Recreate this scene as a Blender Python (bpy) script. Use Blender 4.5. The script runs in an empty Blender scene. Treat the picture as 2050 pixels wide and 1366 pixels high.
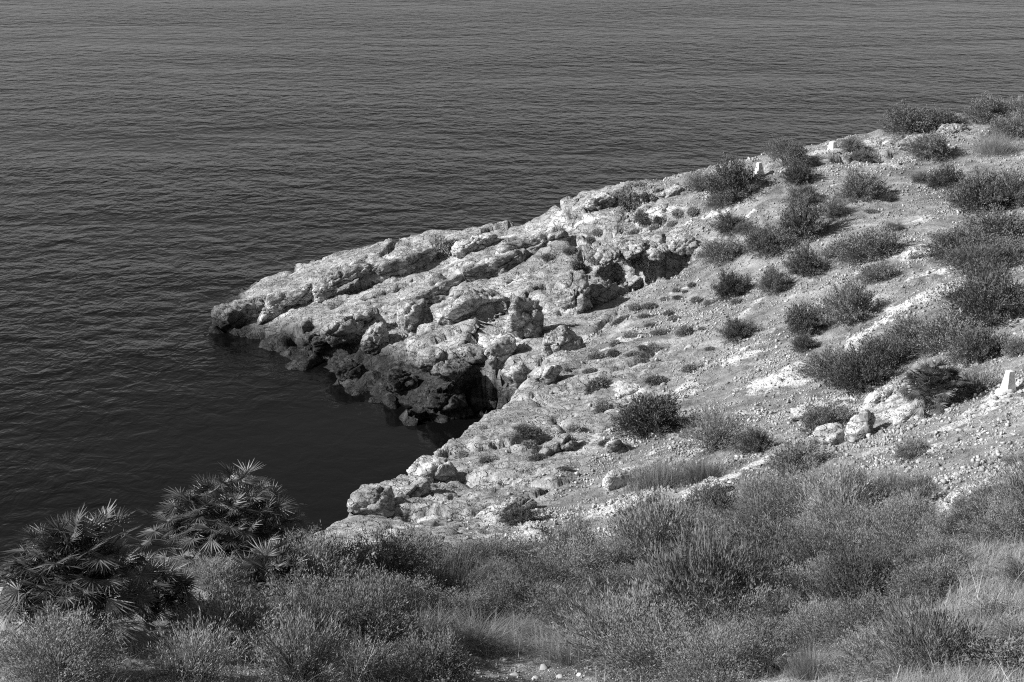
import bpy, math, random
import numpy as np
from mathutils import Vector, Matrix, Quaternion
from mathutils.bvhtree import BVHTree

R = math.radians
scene = bpy.context.scene
col = scene.collection

# ------------------------------------------------------------------ camera
CAM = np.array([0.0, 0.0, 20.0])
PITCH = R(18.0)
FPX, PW, PH = 3250.0, 2050.0, 1366.0          # focal length in pixels of the photograph
cam = bpy.data.cameras.new('camera')
cam_o = bpy.data.objects.new('camera', cam)
col.objects.link(cam_o)
cam_o.location = CAM.tolist()
cam_o.rotation_euler = (R(90) - PITCH, 0, 0)
cam.sensor_width = 36.0
cam.lens = 36.0 * FPX / PW
cam.clip_start = 0.5
cam.clip_end = 20000
scene.camera = cam_o

# ------------------------------------------------------------------ sky and sun (black-and-white picture: the sky's red channel only)
SUN_ELEV, SUN_AZ = R(32), R(-101)               # azimuth from +Y towards +X; -90 = from the left
world = bpy.data.worlds.new('World')
scene.world = world
world.use_nodes = True
wn = world.node_tree
wn.nodes.clear()
w_out = wn.nodes.new('ShaderNodeOutputWorld')
w_bg = wn.nodes.new('ShaderNodeBackground')
w_sky = wn.nodes.new('ShaderNodeTexSky')
w_sky.sky_type = 'NISHITA'
w_sky.sun_disc = False
w_sky.sun_elevation = SUN_ELEV
w_sky.sun_rotation = SUN_AZ
w_sep = wn.nodes.new('ShaderNodeSeparateColor')
wn.links.new(w_sky.outputs[0], w_sep.inputs[0])
wn.links.new(w_sep.outputs[0], w_bg.inputs[0])
wn.links.new(w_bg.outputs[0], w_out.inputs[0])
w_bg.inputs[1].default_value = 0.085
sun = bpy.data.lights.new('sun', 'SUN')
sun.energy = 5.0
sun.angle = R(0.5)
sun_o = bpy.data.objects.new('sun', sun)
col.objects.link(sun_o)
sdir = Vector((math.sin(SUN_AZ) * math.cos(SUN_ELEV), math.cos(SUN_AZ) * math.cos(SUN_ELEV), math.sin(SUN_ELEV)))
sun_o.rotation_euler = sdir.to_track_quat('Z', 'Y').to_euler()
sun_o.location = (-40, 0, 60)
scene.view_settings.view_transform = 'Standard'
scene.view_settings.look = 'None'
scene.view_settings.exposure = 0.5
scene.view_settings.gamma = 1.0
scene.view_settings.use_curve_mapping = False
scene.render.engine = 'CYCLES'
scene.cycles.max_bounces = 5
scene.cycles.diffuse_bounces = 1
scene.cycles.transparent_max_bounces = 4
scene.cycles.use_denoising = False              # keep the fine grain of leaves and gravel
scene.cycles.filter_width = 1.15

# ------------------------------------------------------------------ numpy noise
_rs = np.random.RandomState(7)
_PERM = np.concatenate([_rs.permutation(256)] * 3).astype(np.int32)
_G = _rs.normal(size=(256, 3)).astype(np.float32)
_G /= np.linalg.norm(_G, axis=1)[:, None]
_J = _rs.rand(256, 3).astype(np.float32)


def perlin(p):
    p = np.asarray(p, np.float32)
    i = np.floor(p).astype(np.int32)
    f = p - i
    u = f * f * f * (f * (f * 6 - 15) + 10)
    i &= 255
    out = 0
    for dx in (0, 1):
        hx = _PERM[i[:, 0] + dx]
        wx = u[:, 0] if dx else 1 - u[:, 0]
        for dy in (0, 1):
            hy = _PERM[hx + i[:, 1] + dy]
            wy = u[:, 1] if dy else 1 - u[:, 1]
            for dz in (0, 1):
                g = _G[_PERM[hy + i[:, 2] + dz]]
                wz = u[:, 2] if dz else 1 - u[:, 2]
                d = g[:, 0] * (f[:, 0] - dx) + g[:, 1] * (f[:, 1] - dy) + g[:, 2] * (f[:, 2] - dz)
                out = out + d * wx * wy * wz
    return out


def fbm(p, octaves=4, lac=2.03, gain=0.5, ridged=False):
    p = np.array(p, np.float32)
    a, s, t = 1.0, 0.0, 0
    for o in range(octaves):
        n = perlin(p + o * 17.3)
        t = t + a * ((1 - 2 * np.abs(n) * 1.6) if ridged else n)
        s += a
        a *= gain
        p = p * lac
    return t / s * (1.0 if ridged else 1.7)


def worley(p):
    p = np.asarray(p, np.float32)
    i = np.floor(p).astype(np.int32)
    f = p - i
    f1 = np.full(len(p), 9.0, np.float32)
    f2 = f1.copy()
    cid = np.zeros(len(p), np.int32)
    for dx in (-1, 0, 1):
        hx = _PERM[(i[:, 0] + dx) & 255]
        for dy in (-1, 0, 1):
            hy = _PERM[hx + ((i[:, 1] + dy) & 255)]
            for dz in (-1, 0, 1):
                h = _PERM[hy + ((i[:, 2] + dz) & 255)]
                j = _J[h]
                d = (j[:, 0] + dx - f[:, 0]) ** 2 + (j[:, 1] + dy - f[:, 1]) ** 2 + (j[:, 2] + dz - f[:, 2]) ** 2
                d = np.sqrt(d)
                m = d < f1
                f2 = np.where(m, f1, np.minimum(f2, d))
                cid = np.where(m, h, cid)
                f1 = np.where(m, d, f1)
    return f1, f2, cid


def sstep(a, b, x):
    t = np.clip((x - a) / (b - a), 0, 1)
    return t * t * (3 - 2 * t)


# ------------------------------------------------------------------ pixels of the photograph -> directions and points
CP, SP = math.cos(PITCH), math.sin(PITCH)


def ray(px, py):
    u = (px - PW / 2) / FPX
    v = (PH / 2 - py) / FPX
    return np.array([u, CP + SP * v, -SP + CP * v])


def at(px, py, y):
    d = ray(px, py)
    return CAM + d * (y / d[1])


def at_sea(px, py):
    d = ray(px, py)
    return CAM + d * (-CAM[2] / d[2])


def project(P):
    q = P - CAM
    depth = q[:, 1] * CP - q[:, 2] * SP
    upc = q[:, 1] * SP + q[:, 2] * CP
    depth = np.maximum(depth, 0.5)
    return PW / 2 + FPX * q[:, 0] / depth, PH / 2 - FPX * upc / depth


# ------------------------------------------------------------------ materials
def mat(name):
    m = bpy.data.materials.new(name)
    m.use_nodes = True
    nt = m.node_tree
    nt.nodes.clear()
    out = nt.nodes.new('ShaderNodeOutputMaterial')
    b = nt.nodes.new('ShaderNodeBsdfPrincipled')
    nt.links.new(b.outputs[0], out.inputs[0])
    return m, nt, b, out


def N(nt, t, **kw):
    n = nt.nodes.new(t)
    for k, v in kw.items():
        setattr(n, k, v)
    return n


def math_node(nt, op, a, b=None, c=None, clamp=False):
    n = nt.nodes.new('ShaderNodeMath')
    n.operation = op
    n.use_clamp = clamp
    for k, v in enumerate((a, b, c)):
        if v is None:
            continue
        if isinstance(v, (int, float)):
            n.inputs[k].default_value = v
        else:
            nt.links.new(v, n.inputs[k])
    return n.outputs[0]


def noise_node(nt, vec, scale, detail=4, rough=0.55, dist=0.0):
    n = nt.nodes.new('ShaderNodeTexNoise')
    n.inputs['Scale'].default_value = scale
    n.inputs['Detail'].default_value = detail
    n.inputs['Roughness'].default_value = rough
    n.inputs['Distortion'].default_value = dist
    if vec is not None:
        nt.links.new(vec, n.inputs['Vector'])
    return n.outputs[0]


def map_range(nt, v, a, b, c, d):
    n = nt.nodes.new('ShaderNodeMapRange')
    n.inputs[1].default_value = a
    n.inputs[2].default_value = b
    n.inputs[3].default_value = c
    n.inputs[4].default_value = d
    nt.links.new(v, n.inputs[0])
    return n.outputs[0]


def mixf(nt, f, a, b):
    # a + (b-a)*f
    n = nt.nodes.new('ShaderNodeMix')
    n.data_type = 'FLOAT'
    for k, v in ((0, f), (2, a), (3, b)):
        if isinstance(v, (int, float)):
            n.inputs[k].default_value = v
        else:
            nt.links.new(v, n.inputs[k])
    return n.outputs[0]


def rock_material(name):
    """Limestone / scree / wet algae zone; the colour attribute 'zone' holds rock, pale outcrop, wet."""
    m, nt, b, out = mat(name)
    geo = N(nt, 'ShaderNodeNewGeometry')
    pos = geo.outputs['Position']
    att = N(nt, 'ShaderNodeAttribute', attribute_name='zone')
    sep = N(nt, 'ShaderNodeSeparateColor')
    nt.links.new(att.outputs['Color'], sep.inputs[0])
    rock, pale, wet = sep.outputs[0], sep.outputs[1], sep.outputs[2]
    n_big = noise_node(nt, pos, 0.45, 5, 0.6)
    n_mid = noise_node(nt, pos, 2.3, 6, 0.65, 0.4)
    n_fine = noise_node(nt, pos, 14.0, 5, 0.7)
    n_grain = noise_node(nt, pos, 45.0, 3, 0.7)
    # pale streaks running along the beds
    mp = N(nt, 'ShaderNodeMapping')
    nt.links.new(pos, mp.inputs[0])
    mp.inputs['Rotation'].default_value = (0.2, 0.25, 0.3)
    mp.inputs['Scale'].default_value = (0.7, 1.2, 1.7)
    n_bed = noise_node(nt, mp.outputs[0], 1.2, 6, 0.65, 0.6)
    c_rock = map_range(nt, n_mid, 0.35, 0.68, 0.30, 0.55)
    c_rock = math_node(nt, 'MULTIPLY', c_rock, map_range(nt, n_bed, 0.38, 0.62, 0.66, 1.22))
    c_rock = math_node(nt, 'MULTIPLY', c_rock, map_range(nt, n_fine, 0.3, 0.6, 0.6, 1.08))
    c_scree = map_range(nt, n_mid, 0.35, 0.7, 0.19, 0.40)
    c_scree = math_node(nt, 'MULTIPLY', c_scree, map_range(nt, n_grain, 0.35, 0.65, 0.55, 1.35))
    c_scree = math_node(nt, 'MULTIPLY', c_scree, map_range(nt, n_big, 0.35, 0.65, 0.7, 1.3))
    c_scree = math_node(nt, 'MULTIPLY', c_scree, map_range(nt, n_bed, 0.38, 0.62, 0.7, 1.3))
    c = mixf(nt, rock, c_scree, c_rock)
    p_edge = math_node(nt, 'ADD', pale, math_node(nt, 'MULTIPLY', math_node(nt, 'SUBTRACT', n_bed, 0.5), 2.4))
    p_edge = math_node(nt, 'ADD', p_edge, math_node(nt, 'MULTIPLY', math_node(nt, 'SUBTRACT', n_mid, 0.5), 1.2))
    p_fac = map_range(nt, p_edge, 0.42, 0.7, 0.0, 1.0)
    c_pale = map_range(nt, n_fine, 0.3, 0.65, 0.48, 0.74)
    c = mixf(nt, p_fac, c, c_pale)
    # dark lichen spots on bare rock
    vor = N(nt, 'ShaderNodeTexVoronoi')
    vor.inputs['Scale'].default_value = 5.0
    nt.links.new(pos, vor.inputs['Vector'])
    lich = math_node(nt, 'MULTIPLY', map_range(nt, vor.outputs[0], 0.12, 0.3, 1.0, 0.0), map_range(nt, n_big, 0.45, 0.62, 0.0, 0.5))
    c = mixf(nt, lich, c, 0.11)
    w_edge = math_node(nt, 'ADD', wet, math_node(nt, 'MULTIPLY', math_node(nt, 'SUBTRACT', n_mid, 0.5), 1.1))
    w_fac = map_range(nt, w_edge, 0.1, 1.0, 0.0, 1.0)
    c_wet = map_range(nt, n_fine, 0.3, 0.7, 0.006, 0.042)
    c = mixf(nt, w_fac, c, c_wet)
    comb = N(nt, 'ShaderNodeCombineColor')
    for k in range(3):
        nt.links.new(c, comb.inputs[k])
    nt.links.new(comb.outputs[0], b.inputs['Base Color'])
    b.inputs['Roughness'].default_value = 0.9
    b.inputs['Specular IOR Level'].default_value = 0.25
    map_n = mixf(nt, rock, 0.07, 0.15)
    hsum = math_node(nt, 'ADD', math_node(nt, 'MULTIPLY', n_mid, map_n), math_node(nt, 'MULTIPLY', n_fine, 0.07))
    hsum = math_node(nt, 'ADD', hsum, math_node(nt, 'MULTIPLY', n_grain, 0.02))
    pit = math_node(nt, 'MULTIPLY', map_range(nt, vor.outputs[0], 0.0, 0.26, -0.06, 0.0), rock)
    hsum = math_node(nt, 'ADD', hsum, pit)
    wv = N(nt, 'ShaderNodeVectorMath', operation='ADD')
    wn_ = N(nt, 'ShaderNodeTexNoise')
    wn_.inputs['Scale'].default_value = 2.5
    wn_.inputs['Detail'].default_value = 4
    nt.links.new(mp.outputs[0], wn_.inputs['Vector'])
    nt.links.new(mp.outputs[0], wv.inputs[0])
    nt.links.new(wn_.outputs['Color'], wv.inputs[1])
    ve = N(nt, 'ShaderNodeTexVoronoi', feature='DISTANCE_TO_EDGE')
    ve.inputs['Scale'].default_value = 1.6
    nt.links.new(wv.outputs[0], ve.inputs['Vector'])
    crk = math_node(nt, 'MULTIPLY', map_range(nt, ve.outputs[0], 0.0, 0.05, -0.11, 0.0), rock)
    hsum = math_node(nt, 'ADD', hsum, crk)
    bump = N(nt, 'ShaderNodeBump')
    bump.inputs['Strength'].default_value = 0.9
    bump.inputs['Distance'].default_value = 1.0
    nt.links.new(hsum, bump.inputs['Height'])
    nt.links.new(bump.outputs[0], b.inputs['Normal'])
    return m


def plain_material(name, lo, hi, rough=0.85, spec=0.2, scale=6.0, per_object=0.36, translucent=0.0, grain=True):
    """Grey material varied by noise and, a little, from object to object."""
    m, nt, b, out = mat(name)
    geo = N(nt, 'ShaderNodeNewGeometry')
    n1 = noise_node(nt, geo.outputs['Position'], scale, 4, 0.65)
    c = map_range(nt, n1, 0.3, 0.7, lo, hi)
    if grain:
        rnd = geo.outputs['Random Per Island']
        c = math_node(nt, 'MULTIPLY', c, map_range(nt, rnd, 0, 1, 0.65, 1.4))
    oi = N(nt, 'ShaderNodeObjectInfo')
    c = math_node(nt, 'MULTIPLY', c, map_range(nt, oi.outputs['Random'], 0, 1, 1 - per_object, 1 + per_object))
    comb = N(nt, 'ShaderNodeCombineColor')
    for k in range(3):
        nt.links.new(c, comb.inputs[k])
    nt.links.new(comb.outputs[0], b.inputs['Base Color'])
    b.inputs['Roughness'].default_value = rough
    b.inputs['Specular IOR Level'].default_value = spec
    if translucent > 0:
        tr = N(nt, 'ShaderNodeBsdfTranslucent')
        nt.links.new(comb.outputs[0], tr.inputs[0])
        mx = N(nt, 'ShaderNodeMixShader')
        mx.inputs[0].default_value = translucent
        nt.links.new(b.outputs[0], mx.inputs[1])
        nt.links.new(tr.outputs[0], mx.inputs[2])
        nt.links.new(mx.outputs[0], out.inputs[0])
    return m


M_ROCK = rock_material('limestone')
M_LEAF = {
    'mid': plain_material('scrub_leaf', 0.12, 0.28, translucent=0.12),
    'dark': plain_material('dark_leaf', 0.075, 0.18, translucent=0.12),
    'pale': plain_material('dry_leaf', 0.18, 0.38, translucent=0.15),
    'grass': plain_material('dry_grass_blade', 0.2, 0.46, translucent=0.3, per_object=0.15),
    'cushion': plain_material('cushion_leaf', 0.16, 0.30, translucent=0.25),
}
M_STEM = plain_material('twig_bark', 0.12, 0.26, per_object=0.2)
M_DEAD = plain_material('bare_branch_bark', 0.3, 0.5, per_object=0.1)
M_PALM = plain_material('palm_leaf', 0.045, 0.12, rough=0.45, spec=0.45, translucent=0.12)
M_PALMDRY = plain_material('dry_palm_leaf', 0.16, 0.34, rough=0.6, spec=0.3, translucent=0.15)
M_TRUNK = plain_material('palm_trunk_fibre', 0.03, 0.08, scale=20)
M_STONE = plain_material('loose_stone', 0.17, 0.40, scale=1.3, per_object=0.3)
M_PAINT = plain_material('weathered_white_paint', 0.5, 0.85, rough=0.75, scale=9, per_object=0.03, grain=False)


# ------------------------------------------------------------------ object helpers
def mesh_from(name, verts, faces, material=None, smooth=False):
    me = bpy.data.meshes.new(name)
    verts = np.asarray(verts, np.float32)
    faces = np.asarray(faces, np.int32)
    k = faces.shape[1]
    me.vertices.add(len(verts))
    me.vertices.foreach_set('co', verts.ravel())
    me.loops.add(faces.size)
    me.loops.foreach_set('vertex_index', faces.ravel())
    me.polygons.add(len(faces))
    me.polygons.foreach_set('loop_start', np.arange(0, faces.size, k, dtype=np.int32))
    if smooth:
        me.polygons.foreach_set('use_smooth', np.ones(len(faces), bool))
    me.update(calc_edges=True)
    if material:
        me.materials.append(material)
    return me


def add(name, data, parent=None, loc=None, rot=None, scale=None):
    o = bpy.data.objects.new(name, data)
    col.objects.link(o)
    if parent is not None:
        o.parent = parent
    if loc is not None:
        o.location = loc
    if rot is not None:
        o.rotation_euler = rot
    if scale is not None:
        o.scale = scale
    return o


def tag(o, label, cat, group=None):
    o['label'] = label
    o['category'] = cat
    o['kind'] = 'thing'
    if group:
        o['group'] = group
    return o


def zone_attr(me, rgb):
    ca = me.color_attributes.new('zone', 'FLOAT_COLOR', 'POINT')
    buf = np.ones((len(rgb), 4), np.float32)
    buf[:, :3] = rgb
    ca.data.foreach_set('color', buf.ravel())


# ------------------------------------------------------------------ the land: control points of the ground surface
LAND_PX = [  # pixel x, pixel y, distance forward (m)
    (430, 640, 64.6), (480, 606, 65.2), (560, 589, 65.4), (650, 564, 65.8), (740, 537, 66.0), (830, 516, 66.2), (920, 500, 66.4), (1010, 482, 66.5),
    (1100, 452, 66.5), (1200, 412, 66), (1300, 396, 66), (1380, 380, 66), (1518, 350, 65), (1660, 300, 68), (1800, 262, 70), (1920, 232, 72), (2050, 212, 74),
    (460, 650, 63.0), (520, 650, 62.2), (600, 640, 61.6), (600, 690, 59.8), (700, 640, 61.2), (700, 600, 63.2), (700, 730, 57.2), (760, 700, 57.5), (760, 640, 60.4), (760, 580, 63.5),
    (830, 760, 54.8), (830, 690, 57.2), (900, 760, 53.9), (900, 700, 56.2), (900, 650, 58.8), (900, 580, 62.5), (900, 530, 65),
    (1040, 690, 54.5), (1040, 760, 51), (960, 680, 56.3), (1040, 620, 58.3), (1040, 560, 62), (1040, 500, 64.5),
    (1150, 640, 56.3), (1150, 700, 53), (1200, 560, 60.5), (1290, 545, 60), (1290, 480, 63), (1300, 425, 65),
    (1240, 640, 55.5), (1400, 560, 57.5), (1400, 480, 61.5), (1400, 640, 53), (1300, 720, 50), (1300, 800, 46), (1200, 800, 47), (1100, 800, 48),
    (1200, 900, 40.8), (1100, 850, 45), (1050, 950, 39.3), (1200, 1000, 36), (1000, 1000, 37.5), (900, 1000, 37.7), (850, 1050, 34.2), (1150, 1080, 31),
    (1000, 795, 48.5), (930, 860, 44.2), (870, 932, 41), (790, 960, 39), (720, 1004, 37), (640, 1088, 32),
    (1500, 500, 58), (1500, 400, 62.5), (1500, 600, 53.5), (1500, 700, 48), (1500, 800, 43), (1600, 600, 51), (1600, 700, 46), (1600, 800, 42),
    (1750, 650, 46), (1750, 800, 39.5), (1870, 805, 36), (2000, 795, 34), (1750, 500, 54), (1750, 350, 63), (1900, 300, 66), (1900, 450, 55.5),
    (1900, 600, 45.5), (2050, 500, 51), (2050, 350, 61), (2050, 650, 41.5), (1650, 420, 60),
    (1500, 900, 37), (1700, 900, 34), (1900, 900, 30), (2050, 900, 28), (1350, 900, 39),
    (1350, 1000, 33.5), (1500, 1000, 31.5), (1700, 1000, 28), (1900, 1000, 25), (2050, 1000, 23),
    (1300, 1100, 27), (1500, 1100, 25), (1800, 1100, 21), (2050, 1100, 18.5),
    (1300, 1200, 21.5), (1500, 1200, 20), (1800, 1200, 17), (2050, 1200, 15),
    (1300, 1366, 15.5), (1500, 1366, 14.5), (1800, 1366, 13), (2050, 1366, 12),
    (1000, 1100, 27), (800, 1100, 27.5), (1000, 1200, 21), (800, 1200, 20.5), (600, 1200, 18.5), (800, 1300, 17), (600, 1366, 14.5), (1000, 1366, 15.5),
    (400, 1300, 15.5), (200, 1300, 15), (200, 1230, 16.6), (50, 1200, 16.6), (50, 1366, 13), (450, 1150, 18.6), (600, 1130, 21), (330, 1160, 18.2),
]
LAND_XYZ = [(-12, 12, 10), (-20, 5, 8), (-10, 3, 13), (0, 4, 15.6), (0, -5, 18), (10, 3, 16.5), (20, 10, 18), (25, 25, 16), (35, 45, 16), (40, 65, 15),
            (32, 84, 9), (48, 95, 13), (-25, -5, 10), (-14, 20, 6), (-6.5, 23.5, 6.5), (-4, 28, 4.8), (30, -12, 22), (-40, 10, 4), (60, 30, 26), (60, 110, 16)]
pts = np.array([at(*p) for p in LAND_PX] + [np.array(p, float) for p in LAND_XYZ])
CX, CZ = pts[:, :2], pts[:, 2]


def _tps(r2):
    return 0.5 * r2 * np.log(np.maximum(r2, 1e-9))


n_c = len(CX)
A = np.zeros((n_c + 3, n_c + 3))
d2 = ((CX[:, None, :] - CX[None, :, :]) ** 2).sum(-1)
A[:n_c, :n_c] = _tps(d2) + np.eye(n_c) * 0.35
A[:n_c, n_c] = 1
A[:n_c, n_c + 1:] = CX
A[n_c, :n_c] = 1
A[n_c + 1:, :n_c] = CX.T
W = np.linalg.solve(A, np.concatenate([CZ, np.zeros(3)]))


def land_z(x, y):
    z = W[n_c] + W[n_c + 1] * x + W[n_c + 2] * y
    for k in range(n_c):
        z = z + W[k] * _tps((x - CX[k, 0]) ** 2 + (y - CX[k, 1]) ** 2)
    return z


# coast line in plan, anticlockwise round the land: (x, y); the near side of the headland follows the photographed water line
def seaxy(px, py):
    p = at_sea(px, py)
    return (p[0], p[1])


COAST = [(-90, 2), (-45, 20), (-20, 25), (-11, 26.5), (-7.6, 29), (-5.8, 33.8), (-4.7, 38.2), (-3.4, 40.8), (-2.7, 43.0), (-1.9, 45.6), (-0.6, 49.4),
         (0.1, 51.2), (-0.4, 52.4), (-1.3, 53.2), seaxy(860, 842), seaxy(790, 812), seaxy(720, 780), seaxy(650, 750), seaxy(585, 735), seaxy(540, 707), seaxy(480, 690), seaxy(428, 668),
         seaxy(408, 645), seaxy(404, 618), (-11.2, 69.2), (-8, 69.8), (-3, 70.4), (2, 70.6), (7, 71), (12, 72.5), (18, 76), (25, 80), (34, 88), (55, 105), (90, 130),
         (120, 130), (120, -60), (-90, -60)]
COAST = np.array(COAST, float)


def coast_dist(x, y):
    """signed distance to the coast line, positive on land"""
    n = len(COAST)
    best = np.full(x.shape, 1e9)
    inside = np.zeros(x.shape, bool)
    for k in range(n):
        ax, ay = COAST[k]
        bx, by = COAST[(k + 1) % n]
        ex, ey = bx - ax, by - ay
        t = np.clip(((x - ax) * ex + (y - ay) * ey) / (ex * ex + ey * ey), 0, 1)
        best = np.minimum(best, (x - ax - t * ex) ** 2 + (y - ay - t * ey) ** 2)
        c = ((ay > y) != (by > y)) & (x < ex * (y - ay) / (ey if abs(ey) > 1e-9 else 1e-9) + ax)
        inside ^= c
    return np.where(inside, np.sqrt(best), -np.sqrt(best))


_cgx, _cgy = np.meshgrid(np.arange(-12, 40, .5), np.arange(15, 80, .5), indexing='ij')
_CG = coast_dist(_cgx, _cgy)


def coast_at(x, y):
    i = min(max(int((x + 12) / .5), 0), _CG.shape[0] - 1)
    j = min(max(int((y - 15) / .5), 0), _CG.shape[1] - 1)
    return _CG[i, j]


def blobs(px, py, lst, lo=0.7, hi=1.25):
    out = np.zeros(px.shape)
    for b in lst:
        bx, by, rx, ry, ang = b[:5]
        s = b[5] if len(b) > 5 else 1.0
        c, sn = math.cos(R(ang)), math.sin(R(ang))
        dx, dy = px - bx, py - by
        u = (dx * c + dy * sn) / rx
        v = (-dx * sn + dy * c) / ry
        d = np.sqrt(u * u + v * v)
        out = np.maximum(out, s * (1 - sstep(lo, hi, d)))
    return out


ROCK_BLOBS = [(800, 630, 440, 125, -14), (1080, 560, 230, 130, -14), (1150, 470, 240, 50, -17), (1060, 700, 130, 110, -30), (1290, 505, 110, 40, -12),
              (1000, 930, 190, 60, -35), (800, 1020, 170, 60, -35), (1000, 1000, 200, 60, -30, 0.8), (1500, 360, 180, 20, -15, 0.6), (1820, 290, 240, 22, -13, 0.7),
              (1230, 740, 110, 40, -20, 0.6)]
PALE_BLOBS = [(1170, 440, 120, 9, -14, .8), (1310, 432, 90, 8, -8, .9), (1440, 425, 40, 8, -20), (960, 683, 50, 10, -22), (830, 715, 45, 12, 0, .8), (1260, 785, 34, 18, 10), (1310, 700, 25, 7, 10, .8),
              (1690, 300, 110, 7, -14), (1590, 322, 30, 6, -25), (1790, 312, 60, 6, -4), (1780, 795, 55, 20, -25), (1640, 825, 70, 22, -18), (1480, 720, 60, 16, -20, .7), (1420, 985, 75, 16, -25),
              (1250, 1015, 90, 13, -20), (1005, 1035, 55, 20, -35), (1065, 1068, 30, 20, 20), (1850, 512, 55, 18, -10), (1830, 825, 75, 15, -18), (2015, 800, 70, 16, -28), (1960, 990, 90, 14, -14),
              (1560, 765, 80, 18, -15), (1905, 590, 35, 14, 30, .8), (1380, 780, 30, 12, -15, .8), (1040, 640, 70, 35, -40, .75), (1000, 700, 60, 16, -25, .8), (1180, 890, 80, 20, -25, .6),
              (560, 620, 80, 24, -25, .6), (1020, 580, 80, 12, -20, .6), (950, 500, 70, 8, -12, .8), (1300, 930, 90, 20, -25, .6), (1530, 930, 60, 10, -25, .8), (1650, 970, 80, 10, -20, .5), (800, 1060, 120, 20, -30, .7)]
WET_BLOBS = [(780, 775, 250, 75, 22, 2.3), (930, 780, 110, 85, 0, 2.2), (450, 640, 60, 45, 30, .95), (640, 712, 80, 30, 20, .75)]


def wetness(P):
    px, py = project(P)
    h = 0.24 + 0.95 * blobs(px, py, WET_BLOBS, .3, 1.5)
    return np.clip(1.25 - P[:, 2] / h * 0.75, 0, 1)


# cave mouths: pixel ellipse, depth of the hollow (m)
def hollow(px, py):
    return (2.0 * blobs(px, py, [(1262, 534, 62, 38, -6), (1346, 521, 46, 27, -22)], .85, 1.08) + 2.2 * blobs(px, py, [(960, 772, 42, 44, -25)], .45, 1.2)
            + 0.9 * blobs(px, py, [(1218, 634, 30, 6, -38, .6), (600, 668, 50, 8, -28, .6), (800, 552, 60, 5, -8, .5)], .1, 1.4))


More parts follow.
